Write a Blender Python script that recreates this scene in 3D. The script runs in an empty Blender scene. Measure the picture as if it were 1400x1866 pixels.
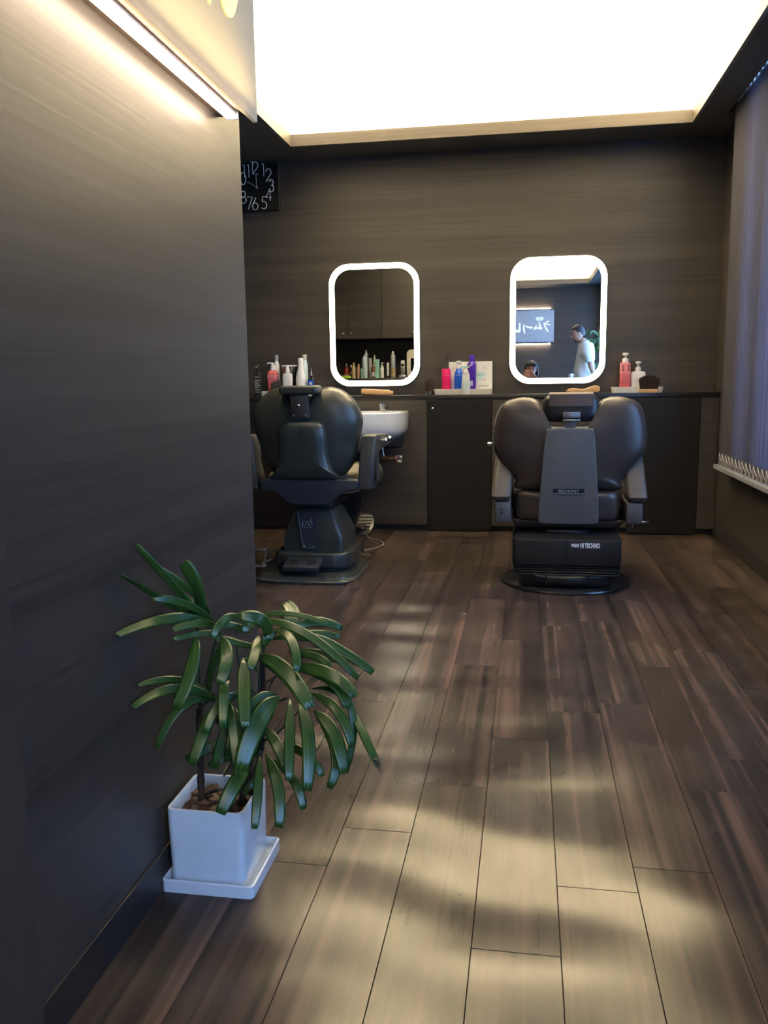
import bpy, bmesh, math, random
from mathutils import Vector, Matrix
R = math.radians
random.seed(7)
sc = bpy.context.scene
C = sc.collection

# ------------------------------------------------------------------ camera, world, lights, exposure
YAW, PITCH, ROLL = 0.168118, 0.153546, -0.0134151
fw = Vector((-math.sin(YAW)*math.cos(PITCH), math.cos(YAW)*math.cos(PITCH), -math.sin(PITCH)))
rt = Vector((math.cos(YAW), math.sin(YAW), 0)); up = rt.cross(fw)
r2 = rt*math.cos(ROLL) + up*math.sin(ROLL); u2 = up*math.cos(ROLL) - rt*math.sin(ROLL)
cd = bpy.data.cameras.new('camera'); cam = bpy.data.objects.new('camera', cd); C.objects.link(cam)
cd.sensor_fit = 'VERTICAL'; cd.sensor_height = 36; cd.sensor_width = 27; cd.lens = 1545/1866*36
cd.clip_start = 0.02
m3 = Matrix((r2, u2, -fw)).transposed().to_4x4()
cam.matrix_world = Matrix.Translation((0, 0, 1.0)) @ m3
sc.camera = cam
sc.view_settings.view_transform = 'Standard'; sc.view_settings.look = 'None'
sc.view_settings.exposure = 0.0; sc.view_settings.gamma = 1.0
sc.view_settings.use_curve_mapping = False

COVE_W = 64.0           # watts per metre of the strip lights hidden behind the lip of the ceiling recess
LAMP_COL = (1.0, 0.80, 0.48)
SKY_COL = (0.28, 0.52, 1.0)
w = bpy.data.worlds.new('sky'); sc.world = w; w.use_nodes = True
bg = w.node_tree.nodes['Background']; bg.inputs[0].default_value = (*SKY_COL, 1); bg.inputs[1].default_value = 2.0

def daylight(name, loc, sx, sy, power, rotz=90):
    l = bpy.data.lights.new(name, 'AREA'); l.shape = 'RECTANGLE'; l.size = sx; l.size_y = sy
    l.energy = power; l.color = SKY_COL
    o = bpy.data.objects.new(name, l); C.objects.link(o); o.location = loc
    o.rotation_euler = (R(90), 0, R(rotz))      # faces -X at rotz 90
    return o
daylight('daylight_entrance', (1.55, -1.25, 1.3), 2.4, 2.2, 230)
daylight('daylight_blinds', (1.75, 3.2, 1.5), 3.4, 2.0, 240)
def cove(a, b, inward, k=1.0, tilt=.9):
    """strip light lying on the soffit behind the lip, tilted a little towards the recess"""
    a, b = Vector(a), Vector(b); ln = (b-a).length
    l = bpy.data.lights.new('cove_light', 'AREA'); l.shape = 'RECTANGLE'; l.size = ln; l.size_y = .05; l.energy = COVE_W*ln*k; l.color = LAMP_COL
    o = bpy.data.objects.new('cove_light', l); C.objects.link(o)
    x = (b-a).normalized(); z = -(Vector((0, 0, 1)) + Vector(inward)*tilt).normalized(); y = z.cross(x)
    m = Matrix((x, y, z)).transposed().to_4x4(); m.translation = (a+b)/2; o.matrix_world = m
ZCV = 2.486
cove((-1.40, 5.47, ZCV), (.85, 5.47, ZCV), (0, -1, 0), 2.1, .45); cove((-1.555, 2.6, ZCV), (-1.555, 5.30, ZCV), (1, 0, 0), .8); cove((1.00, 2.6, ZCV), (1.00, 5.30, ZCV), (-1, 0, 0), .8)
cove((-.50, -2.48, ZCV), (.85, -2.48, ZCV), (0, 1, 0), 2.1)

# ------------------------------------------------------------------ materials
def nt(name):
    m = bpy.data.materials.new(name); m.use_nodes = True
    t = m.node_tree; b = t.nodes['Principled BSDF']
    return m, t, b
def mat(name, col, rough=0.5, metal=0.0, var=0.08, scale=25, bump=0.0, coat=0.0, spec=0.5, trans=0.0, ior=1.45, emit=None, es=0.0, alpha=1.0, sheen=0.0):
    m, t, b = nt(name); N, L = t.nodes, t.links
    n = N.new('ShaderNodeTexNoise'); n.inputs['Scale'].default_value = scale; n.inputs['Detail'].default_value = 3
    tc = N.new('ShaderNodeTexCoord'); L.new(tc.outputs['Object'], n.inputs['Vector'])
    r = N.new('ShaderNodeValToRGB'); L.new(n.outputs['Fac'], r.inputs[0])
    r.color_ramp.elements[0].position = .3; r.color_ramp.elements[1].position = .7
    r.color_ramp.elements[0].color = (*[c*(1-var) for c in col], 1); r.color_ramp.elements[1].color = (*[min(1, c*(1+var)) for c in col], 1)
    L.new(r.outputs[0], b.inputs['Base Color'])
    b.inputs['Roughness'].default_value = rough; b.inputs['Metallic'].default_value = metal
    b.inputs['Specular IOR Level'].default_value = spec; b.inputs['IOR'].default_value = ior
    b.inputs['Coat Weight'].default_value = coat; b.inputs['Transmission Weight'].default_value = trans
    b.inputs['Alpha'].default_value = alpha
    if emit: b.inputs['Emission Color'].default_value = (*emit, 1); b.inputs['Emission Strength'].default_value = es
    if bump:
        bp = N.new('ShaderNodeBump'); bp.inputs['Strength'].default_value = bump; bp.inputs['Distance'].default_value = .002
        n2 = N.new('ShaderNodeTexNoise'); n2.inputs['Scale'].default_value = scale*12; L.new(tc.outputs['Object'], n2.inputs['Vector'])
        L.new(n2.outputs['Fac'], bp.inputs['Height']); L.new(bp.outputs[0], b.inputs['Normal'])
    return m
def wood(name, axis, dark, light, rough=0.45, fine=70, spec=0.4):
    """fine horizontal grain running along world axis 0/1/2"""
    m, t, b = nt(name); N, L = t.nodes, t.links
    g = N.new('ShaderNodeNewGeometry'); mp = N.new('ShaderNodeMapping')
    s = [fine]*3; s[axis] = 0.9; mp.inputs['Scale'].default_value = s
    L.new(g.outputs['Position'], mp.inputs['Vector'])
    n = N.new('ShaderNodeTexNoise'); n.inputs['Scale'].default_value = 1; n.inputs['Detail'].default_value = 6; n.inputs['Roughness'].default_value = .65
    n.inputs['Distortion'].default_value = .6
    L.new(mp.outputs[0], n.inputs['Vector'])
    mp2 = N.new('ShaderNodeMapping'); s2 = [fine/6]*3; s2[axis] = .35; mp2.inputs['Scale'].default_value = s2
    L.new(g.outputs['Position'], mp2.inputs['Vector'])
    n2 = N.new('ShaderNodeTexNoise'); n2.inputs['Scale'].default_value = 1; n2.inputs['Detail'].default_value = 4
    L.new(mp2.outputs[0], n2.inputs['Vector'])
    ad = N.new('ShaderNodeMath'); ad.operation = 'ADD'; L.new(n.outputs['Fac'], ad.inputs[0]); L.new(n2.outputs['Fac'], ad.inputs[1])
    r = N.new('ShaderNodeValToRGB'); e = r.color_ramp.elements
    dv = N.new('ShaderNodeMath'); dv.operation = 'MULTIPLY'; dv.inputs[1].default_value = .5; L.new(ad.outputs[0], dv.inputs[0])
    L.new(dv.outputs[0], r.inputs[0])
    e[0].position = .36; e[0].color = (*dark, 1); e[1].position = .64; e[1].color = (*light, 1)
    L.new(r.outputs[0], b.inputs['Base Color'])
    b.inputs['Roughness'].default_value = rough; b.inputs['Specular IOR Level'].default_value = spec
    bp = N.new('ShaderNodeBump'); bp.inputs['Strength'].default_value = .25; bp.inputs['Distance'].default_value = .0015
    L.new(n.outputs['Fac'], bp.inputs['Height']); L.new(bp.outputs[0], b.inputs['Normal'])
    return m
def emis(name, col, s):
    m, t, b = nt(name)
    b.inputs['Base Color'].default_value = (.8, .8, .8, 1)
    b.inputs['Emission Color'].default_value = (*col, 1); b.inputs['Emission Strength'].default_value = s
    return m
def clear(name, tint=(1, 1, 1), gloss=.12):
    m = bpy.data.materials.new(name); m.use_nodes = True; t = m.node_tree; N, L = t.nodes, t.links
    N.clear(); o = N.new('ShaderNodeOutputMaterial'); mx = N.new('ShaderNodeMixShader'); tr = N.new('ShaderNodeBsdfTransparent'); gl = N.new('ShaderNodeBsdfGlossy')
    tr.inputs[0].default_value = (*tint, 1); gl.inputs['Roughness'].default_value = .03; mx.inputs[0].default_value = gloss
    L.new(tr.outputs[0], mx.inputs[1]); L.new(gl.outputs[0], mx.inputs[2]); L.new(mx.outputs[0], o.inputs[0])
    return m
def translucent(name, col, amount=.5):
    m = bpy.data.materials.new(name); m.use_nodes = True; t = m.node_tree; N, L = t.nodes, t.links
    N.clear(); o = N.new('ShaderNodeOutputMaterial'); mx = N.new('ShaderNodeMixShader'); d = N.new('ShaderNodeBsdfDiffuse'); tr = N.new('ShaderNodeBsdfTranslucent')
    n = N.new('ShaderNodeTexNoise'); n.inputs['Scale'].default_value = 120
    r = N.new('ShaderNodeValToRGB'); r.color_ramp.elements[0].color = (*[c*.93 for c in col], 1); r.color_ramp.elements[1].color = (*col, 1)
    L.new(n.outputs['Fac'], r.inputs[0]); L.new(r.outputs[0], d.inputs[0]); L.new(r.outputs[0], tr.inputs[0])
    mx.inputs[0].default_value = amount
    L.new(d.outputs[0], mx.inputs[1]); L.new(tr.outputs[0], mx.inputs[2]); L.new(mx.outputs[0], o.inputs[0])
    return m

def floor_material():
    m, t, b = nt('vinyl_plank'); N, L = t.nodes, t.links
    g = N.new('ShaderNodeNewGeometry'); oi = N.new('ShaderNodeObjectInfo')
    off = N.new('ShaderNodeVectorMath'); off.operation = 'MULTIPLY_ADD'
    cmb = N.new('ShaderNodeCombineXYZ')
    for k in range(3): L.new(oi.outputs['Random'], cmb.inputs[k])
    off.inputs[1].default_value = (37, 91, 13); L.new(cmb.outputs[0], off.inputs[0]); L.new(g.outputs['Position'], off.inputs[2])
    mp = N.new('ShaderNodeMapping'); mp.inputs['Scale'].default_value = (24, .4, 1); L.new(off.outputs[0], mp.inputs['Vector'])
    n = N.new('ShaderNodeTexNoise'); n.inputs['Scale'].default_value = 1; n.inputs['Detail'].default_value = 5; n.inputs['Distortion'].default_value = .8
    L.new(mp.outputs[0], n.inputs['Vector'])
    r = N.new('ShaderNodeValToRGB'); e = r.color_ramp.elements
    e[0].position = .34; e[0].color = (.019, .016, .0155, 1); e[1].position = .72; e[1].color = (.095, .062, .052, 1)
    x = e.new(.52); x.color = (.040, .030, .027, 1)
    L.new(n.outputs['Fac'], r.inputs[0])
    hv = N.new('ShaderNodeHueSaturation'); L.new(r.outputs[0], hv.inputs['Color'])
    mr = N.new('ShaderNodeMapRange'); L.new(oi.outputs['Random'], mr.inputs[0]); mr.inputs[3].default_value = .8; mr.inputs[4].default_value = 1.25
    L.new(mr.outputs[0], hv.inputs['Value']); L.new(hv.outputs[0], b.inputs['Base Color'])
    # embossed grain + worn patches in the gloss + a gently uneven lay
    mp2 = N.new('ShaderNodeMapping'); mp2.inputs['Scale'].default_value = (420, 14, 1); L.new(off.outputs[0], mp2.inputs['Vector'])
    n2 = N.new('ShaderNodeTexNoise'); n2.inputs['Scale'].default_value = 1; n2.inputs['Detail'].default_value = 3; L.new(mp2.outputs[0], n2.inputs['Vector'])
    b1 = N.new('ShaderNodeBump'); b1.inputs['Strength'].default_value = .12; b1.inputs['Distance'].default_value = .0006; L.new(n2.outputs['Fac'], b1.inputs['Height'])
    mp3 = N.new('ShaderNodeMapping'); mp3.inputs['Scale'].default_value = (1.3, 2.4, 1); L.new(g.outputs['Position'], mp3.inputs['Vector'])
    n3 = N.new('ShaderNodeTexNoise'); n3.inputs['Scale'].default_value = 1.5; n3.inputs['Detail'].default_value = 0; n3.inputs['Distortion'].default_value = .2
    L.new(mp3.outputs[0], n3.inputs['Vector'])
    b2 = N.new('ShaderNodeBump'); b2.inputs['Strength'].default_value = 1.0; b2.inputs['Distance'].default_value = FLOOR_WAVE
    L.new(n3.outputs['Fac'], b2.inputs['Height']); L.new(b1.outputs[0], b2.inputs['Normal']); L.new(b2.outputs[0], b.inputs['Normal'])
    n4 = N.new('ShaderNodeTexNoise'); n4.inputs['Scale'].default_value = 4; n4.inputs['Detail'].default_value = 4; L.new(g.outputs['Position'], n4.inputs['Vector'])
    m2 = N.new('ShaderNodeMapRange'); L.new(n4.outputs['Fac'], m2.inputs[0]); m2.inputs[1].default_value = .3; m2.inputs[2].default_value = .7
    m2.inputs[3].default_value = .20; m2.inputs[4].default_value = .262; L.new(m2.outputs[0], b.inputs['Roughness'])
    b.inputs['Specular IOR Level'].default_value = .20
    return m
FLOOR_WAVE = .03

WALL_D, WALL_L = (.023, .0205, .0185), (.048, .042, .0375)
M = dict(
 wall_x=wood('wall_laminate_x', 0, WALL_D, WALL_L), wall_y=wood('wall_laminate_y', 1, WALL_D, WALL_L),
 lip_x=wood('lip_laminate_x', 0, (.05, .042, .034), (.085, .072, .058)), lip_y=wood('lip_laminate_y', 1, (.05, .042, .034), (.085, .072, .058)),
 door=wood('door_laminate', 0, (.009, .0085, .009), (.014, .0135, .0145), .42, 70, .18), jamb=mat('jamb', (.035, .03, .026), .5),
 floor=floor_material(), sub=mat('dark_joint', (.012, .010, .009), .8), soffit=mat('soffit_paint', (.035, .033, .03), .7),  # sub: dark slab seen through the plank joints
 base=mat('skirting', (.014, .014, .015), .45), kick=mat('kick', (.012, .012, .012), .6),
 plaster=mat('white_plaster', (.82, .81, .78), .9, var=.02, scale=3), roof=mat('roof', (.2, .2, .2), .9),
 top=mat('counter_laminate', (.013, .013, .014), .3), flap=mat('brown_flap', (.085, .060, .050), .4, bump=.2), chrome=mat('chrome', (.8, .8, .82), .12, 1.0, var=.02), steel=mat('brushed_steel', (.45, .46, .48), .32, 1.0, var=.05),
 mirror=mat('mirror', (.93, .95, .94), 0.0, 1.0, var=0.0), ring=emis('mirror_light', (1.0, .90, .70), 11.0), back=mat('mirror_back', (.3, .3, .3), .5),
 led=emis('lamp_diffuser', (1.0, .77, .54), 52.0), added_glow=emis('added_sign_glow', (1.0, .86, .56), 210.0), lampboard=wood('lamp_board', 1, (.045, .030, .022), (.07, .05, .038)),  # upward strip is added and unseen, brightening the sign panel from behind
 sign=translucent('sign_panel_acrylic', (.82, .75, .60), .6), letter=mat('sign_letter_glow', (.90, .84, .28), .4, emit=(1.0, .90, .32), es=.55), letter_w=mat('white_letter_glow', (.85, .85, .8), .4, emit=(.85, 1.0, .95), es=.5), signr=mat('rear_sign_panel', (.34, .38, .42), .3),  # both letter colours carry an added glow to stand out, no lamp in them
 clockface=mat('clock_face', (.008, .008, .007), .35), clockink=mat('clock_numerals', (.75, .74, .68), .4), hand=mat('clock_hand', (.35, .35, .32), .4),
 slat=translucent('blind_fabric', (.19, .19, .235), .72), slatw=mat('blind_weight', (.22, .21, .22), .5), rail=mat('blind_rail', (.05, .05, .05), .4),
 sill=mat('window_sill', (.25, .27, .30), .35), frame=mat('window_frame', (.06, .06, .065), .4, .4), pane=clear('window_glass', (.92, .95, .97), .06),
 leatherB=mat('brown_leather', (.040, .032, .030), .34, var=.12, scale=14, bump=.25), leatherA=mat('olive_leather', (.028, .031, .025), .34, var=.12, scale=14, bump=.25),
 armB=mat('arm_leather', (.085, .075, .066), .42, var=.1, bump=.2), armA=mat('arm_leather_olive', (.042, .042, .038), .38, bump=.15),
 plasticB=mat('grey_plastic', (.080, .082, .086), .42, bump=.1, scale=40), plasticA=mat('green_black_plastic', (.022, .028, .026), .34), frameA=mat('navy_black_plastic', (.022, .025, .032), .4),
 black=mat('black_plastic', (.012, .012, .013), .38), blackgl=mat('black_gloss', (.012, .013, .015), .2), plate=mat('base_plate', (.045, .05, .048), .22, .35),
 seatA=mat('seat_tan', (.20, .17, .11), .5), white_txt=mat('white_print', (.8, .8, .8), .5), silver_txt=mat('silver_print', (.55, .56, .56), .35, .6),
 ceramic=mat('white_ceramic', (.88, .90, .90), .16, var=.02, coat=.3), pot=mat('pot_glaze', (.60, .67, .75), .2, var=.03, coat=.3), brownpipe=mat('bronze_pipe', (.05, .028, .02), .3, .5), acrylic=clear('clear_acrylic', (.9, .92, .95), .3),
 glass=clear('tumbler_glass', (.85, .88, .9), .28), frost=clear('frosted_plastic', (.66, .64, .60), .2), cord=mat('grey_cord', (.22, .20, .18), .5),
 soil=mat('potting_bark', (.035, .02, .013), .9, var=.5, scale=60, bump=.6), bark=mat('bark_chip', (.075, .045, .03), .85, var=.4, scale=60), stem=mat('palm_cane', (.028, .020, .014), .8, var=.4, scale=50, bump=.5), stalk=mat('leaf_stalk', (.02, .03, .012), .5),
 pink=mat('pink_plastic', (.75, .23, .25), .3), pinkdeep=mat('salmon_liquid', (.70, .16, .17), .25), magenta=mat('magenta_plastic', (.62, .006, .13), .28), blue=mat('blue_plastic', (.01, .08, .55), .22), purple=mat('purple_plastic', (.045, .01, .30), .25), lav=mat('lavender_plastic', (.55, .55, .75), .4),
 whitepl=mat('white_plastic', (.88, .87, .86), .35, var=.02), cream=mat('cream_plastic', (.82, .78, .68), .4), navy=mat('navy_glass', (.01, .014, .03), .15), labelw=mat('pale_label', (.6, .6, .58), .5), labeld=mat('dark_label', (.05, .05, .06), .5),
 paper=mat('leaflet', (.92, .94, .92), .6, var=.03), aqua=mat('aqua_print', (.45, .75, .72), .6), gry=mat('grey_print', (.5, .52, .52), .6), woodlt=mat('light_wood', (.55, .33, .16), .5, var=.12, scale=30), bristle=mat('bristle', (.022, .013, .012), .75, var=.3, scale=90), bristle2=mat('dark_bristle', (.014, .012, .02), .6, var=.3, scale=90),
 red=mat('red_bottle', (.22, .015, .012), .25), lime=mat('lime_plastic', (.35, .55, .04), .5), tan=mat('tan_plastic', (.50, .40, .22), .4), rose=mat('rose_plastic', (.42, .22, .18), .4), green=mat('green_plastic', (.16, .34, .20), .4), mint=mat('mint_carton', (.28, .56, .46), .6), amber=mat('amber_bottle', (.16, .05, .02), .25), silverc=mat('silver_can', (.46, .46, .44), .35, .5), paleblue=mat('pale_blue_can', (.62, .74, .76), .3, .1), gold=mat('gold_print', (.5, .36, .16), .4, .2),
 skin=mat('skin', (.46, .25, .17), .5, var=.06), hair=mat('black_hair', (.010, .008, .008), .5, var=.3, scale=80, bump=.5), shirt=mat('white_shirt', (.74, .75, .72), .8, var=.04, bump=.2), trousers=mat('dark_trousers', (.03, .03, .035), .8), dark_top=mat('dark_top', (.05, .05, .055), .85), lips=mat('lips', (.35, .13, .11), .5), eyew=mat('eye_white', (.7, .7, .68), .3), eyed=mat('iris', (.01, .008, .007), .2), phone_red=mat('red_case', (.55, .03, .02), .35), phone_white=mat('white_case', (.75, .72, .66), .35), screen=mat('dark_screen', (.01, .01, .012), .15), cup=mat('cup', (.8, .8, .78), .35), shoe=mat('shoe', (.015, .013, .012), .4),
 bench=mat('bench_vinyl', (.03, .028, .026), .45), counter=wood('counter_wood', 1, (.03, .026, .024), (.05, .045, .04)))

def leaf_material():
    m, t, b = nt('palm_leaf'); N, L = t.nodes, t.links
    oi = N.new('ShaderNodeObjectInfo'); uv = N.new('ShaderNodeUVMap'); uv.uv_map = 'UVMap'
    mp = N.new('ShaderNodeMapping'); mp.inputs['Scale'].default_value = (26, 1.2, 1); L.new(uv.outputs[0], mp.inputs[0])
    ad = N.new('ShaderNodeVectorMath'); ad.operation = 'ADD'; L.new(mp.outputs[0], ad.inputs[0])
    sc_ = N.new('ShaderNodeMath'); sc_.operation = 'MULTIPLY'; sc_.inputs[1].default_value = 50; L.new(oi.outputs['Random'], sc_.inputs[0])
    cb = N.new('ShaderNodeCombineXYZ'); L.new(sc_.outputs[0], cb.inputs[0]); L.new(sc_.outputs[0], cb.inputs[1]); L.new(cb.outputs[0], ad.inputs[1])
    n = N.new('ShaderNodeTexNoise'); n.inputs['Scale'].default_value = 1; n.inputs['Detail'].default_value = 2; L.new(ad.outputs[0], n.inputs['Vector'])
    r = N.new('ShaderNodeValToRGB'); e = r.color_ramp.elements; L.new(n.outputs['Fac'], r.inputs[0])
    e[0].position = .3; e[0].color = (.011, .040, .007, 1); e[1].position = .80; e[1].color = (.14, .22, .030, 1)
    x = e.new(.55); x.color = (.022, .070, .010, 1)
    L.new(r.outputs[0], b.inputs['Base Color']); b.inputs['Roughness'].default_value = .33; b.inputs['Specular IOR Level'].default_value = .55
    b.inputs['Subsurface Weight'].default_value = 0
    return m
M['leaf'] = leaf_material()
M['leaf_tip'] = mat('brown_tip', (.09, .045, .03), .7)

# ------------------------------------------------------------------ mesh builder
def link(o, parent=None):
    C.objects.link(o)
    if parent is not None: o.parent = parent
    return o
def tag(o, label=None, cat=None, group=None, kind=None):
    if label: o['label'] = label
    if cat: o['category'] = cat
    if group: o['group'] = group
    if kind: o['kind'] = kind
    return o
def thing(name, label, cat, loc=(0, 0, 0), rz=0, group=None):
    o = bpy.data.objects.new(name, None); link(o); o.location = loc; o.rotation_euler = (0, 0, rz); o.empty_display_size = .1
    return tag(o, label, cat, group)
def copy_tree(o, parent=None):
    c = o.copy(); C.objects.link(c)
    if parent is not None: c.parent = parent
    for ch in list(o.children): copy_tree(ch, c)
    return c
def smoothloop(pts, n=4, closed=True):
    out = []; N = len(pts)
    rng = range(N) if closed else range(N-1)
    for i in rng:
        g = (lambda k: pts[k % N]) if closed else (lambda k: pts[min(max(k, 0), N-1)])
        p0, p1, p2, p3 = [Vector(g(i+k)) for k in (-1, 0, 1, 2)]
        for j in range(n):
            t = j/n
            out.append(0.5*((2*p1) + (p2-p0)*t + (2*p0-5*p1+4*p2-p3)*t*t + (3*p1-p0-3*p2+p3)*t**3))
    if not closed: out.append(Vector(pts[-1]))
    return out
def rrect(w, h, r, n=6, cx=0, cy=0):
    pts = []
    for (sx, sy, a0) in ((1, 1, 0), (-1, 1, 90), (-1, -1, 180), (1, -1, 270)):
        for k in range(n+1):
            a = R(a0 + 90*k/n); pts.append((cx+sx*(w/2-r)+r*math.cos(a), cy+sy*(h/2-r)+r*math.sin(a)))
    return pts
class MB:
    def __init__(s): s.b = bmesh.new(); s.uv = None
    def box(s, lo, hi, bev=0.0, seg=2, rot=None, piv=None):
        b = bmesh.new(); bmesh.ops.create_cube(b, size=1)
        c = [(lo[i]+hi[i])/2 for i in range(3)]; d = [hi[i]-lo[i] for i in range(3)]
        for v in b.verts: v.co = Vector([c[i]+v.co[i]*d[i] for i in range(3)])
        if bev: bmesh.ops.bevel(b, geom=list(b.edges), offset=min(bev, min(d)*.49), segments=seg, affect='EDGES', profile=.5)
        if rot is not None: bmesh.ops.rotate(b, verts=b.verts, cent=piv or c, matrix=rot)
        return s.join(b)
    def join(s, b):
        me = bpy.data.meshes.new('t'); b.to_mesh(me); b.free(); s.b.from_mesh(me); bpy.data.meshes.remove(me); return s
    def prism(s, pts, lo, hi, plane='xz', bev=0.0, seg=3, mat4=None):
        """polygon pts in the given plane, extruded from lo to hi along the third axis"""
        b = bmesh.new()
        def P(p, h):
            return {'xz': (p[0], h, p[1]), 'xy': (p[0], p[1], h), 'yz': (h, p[0], p[1])}[plane]
        f = b.faces.new([b.verts.new(P(p, lo)) for p in pts])
        e = bmesh.ops.extrude_face_region(b, geom=[f])
        for v in e['geom']:
            if isinstance(v, bmesh.types.BMVert):
                v.co[{'xz': 1, 'xy': 2, 'yz': 0}[plane]] = hi
        bmesh.ops.recalc_face_normals(b, faces=b.faces)
        if bev:
            rim = [ed for ed in b.edges if len(ed.link_faces) == 2 and ed.calc_face_angle(0) > R(40) and any(len(fc.verts) > 4 or len(pts) == 4 for fc in ed.link_faces)]
            bmesh.ops.bevel(b, geom=rim, offset=bev, segments=seg, affect='EDGES', profile=.5, clamp_overlap=True)
        if mat4 is not None: bmesh.ops.transform(b, matrix=mat4, verts=b.verts)
        return s.join(b)
    def cyl(s, p0, p1, r0, r1=None, n=20, bev=0):
        r1 = r0 if r1 is None else r1
        p0, p1 = Vector(p0), Vector(p1); d = p1-p0
        b = bmesh.new(); bmesh.ops.create_cone(b, cap_ends=True, segments=n, radius1=r0, radius2=r1, depth=d.length)
        if bev: bmesh.ops.bevel(b, geom=[e for e in b.edges if len(e.link_faces) == 2 and e.calc_face_angle(0) > R(50)], offset=bev, segments=2, affect='EDGES')
        bmesh.ops.transform(b, matrix=Matrix.Translation((p0+p1)/2) @ d.to_track_quat('Z', 'Y').to_matrix().to_4x4(), verts=b.verts)
        return s.join(b)
    def sphere(s, c, r, n=14, sc3=(1, 1, 1)):
        b = bmesh.new(); bmesh.ops.create_uvsphere(b, u_segments=n, v_segments=max(6, n*2//3), radius=1)
        for v in b.verts: v.co = Vector((c[0]+v.co.x*r*sc3[0], c[1]+v.co.y*r*sc3[1], c[2]+v.co.z*r*sc3[2]))
        return s.join(b)
    def rings(s, rings, cap=True, closed=True):
        b = s.b; vs = [[b.verts.new(p) for p in rg] for rg in rings]; n = len(rings[0])
        for i in range(len(vs)-1):
            for j in range(n if closed else n-1):
                k = (j+1) % n; b.faces.new((vs[i][j], vs[i][k], vs[i+1][k], vs[i+1][j]))
        if cap: b.faces.new(vs[0][::-1]); b.faces.new(vs[-1])
        return s
    def lathe(s, prof, c=(0, 0, 0), n=20, sx=1, sy=1, cap=True):
        return s.rings([[(c[0]+r*sx*math.cos(2*math.pi*j/n), c[1]+r*sy*math.sin(2*math.pi*j/n), c[2]+z) for j in range(n)] for r, z in prof], cap)
    def sq(s, prof, c=(0, 0, 0), sx=1, sy=1, cr=.25, n=3):
        """stack of rounded rectangles: prof = (half size, z)"""
        return s.rings([[(c[0]+x*sx, c[1]+y*sy, c[2]+z) for x, y in rrect(2*r, 2*r, 2*r*cr, n)] for r, z in prof], True)
    def tube(s, pts, r, n=8):
        pts = [Vector(p) for p in pts]; rs = r if isinstance(r, (list, tuple)) else [r]*len(pts)
        ring = []; ref = None
        for i, p in enumerate(pts):
            t = (pts[min(i+1, len(pts)-1)] - pts[max(i-1, 0)]).normalized()
            if ref is None: ref = t.orthogonal().normalized()
            ref = (ref - t*ref.dot(t)).normalized(); q = t.cross(ref)
            ring.append([p + (ref*math.cos(2*math.pi*j/n) + q*math.sin(2*math.pi*j/n))*rs[i] for j in range(n)])
        return s.rings(ring)
    def pillow(s, outline, c, y0, front, back, lean=0.0, e=3.0, rings=7):
        """cushion: star-shaped outline (x,z), belly 'front' towards +Y and 'back' towards -Y"""
        n = len(outline); rg = []
        def ring(t, side):
            k = (1 - t**e)**.5
            return [(c[0]+(p[0]-c[0])*t, y0 + side*k + lean*((c[1]+(p[1]-c[1])*t)-c[1]), c[1]+(p[1]-c[1])*t) for p in outline]
        ts = [math.sin(math.pi/2*(i+1)/rings) for i in range(rings)]
        for t in ts: rg.append(ring(t, -back))
        for t in ts[::-1][1:]: rg.append(ring(t, front))
        s.rings(rg, True); return s
    def build(s, name, m, parent=None, smooth=True, ang=38, loc=None):
        bmesh.ops.recalc_face_normals(s.b, faces=s.b.faces)
        me = bpy.data.meshes.new(name); s.b.to_mesh(me); s.b.free()
        if smooth:
            me.polygons.foreach_set('use_smooth', [True]*len(me.polygons)); me.set_sharp_from_angle(angle=R(ang))
        if m is not None: me.materials.append(m)
        o = bpy.data.objects.new(name, me); link(o, parent)
        if loc: o.location = loc
        return o
def struct(name, mb, m, parent=None, smooth=False):
    o = mb.build(name, m, parent, smooth)
    if parent is None: o['kind'] = 'structure'
    return o
def text_obj(name, s, size, m, parent, matrix, bold=0.0, ext=.0006, sx=1.0, align='LEFT', shear=0):
    cu = bpy.data.curves.new('txt', 'FONT'); cu.body = s; cu.size = size; cu.extrude = ext; cu.offset = bold; cu.align_x = align; cu.shear = shear
    cu.resolution_u = 3
    t = bpy.data.objects.new('txt', cu); C.objects.link(t)
    dg = bpy.context.evaluated_depsgraph_get(); me = bpy.data.meshes.new_from_object(t.evaluated_get(dg))
    bpy.data.objects.remove(t); bpy.data.curves.remove(cu)
    me.transform(matrix @ Matrix.Diagonal((sx, 1, 1, 1))); me.name = name
    me.materials.clear(); me.materials.append(m)
    o = bpy.data.objects.new(name, me); return link(o, parent)
def face_rear(x, y, z): # text read by someone looking along +Y
    return Matrix.Translation((x, y, z)) @ Matrix.Rotation(R(90), 4, 'X')

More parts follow.
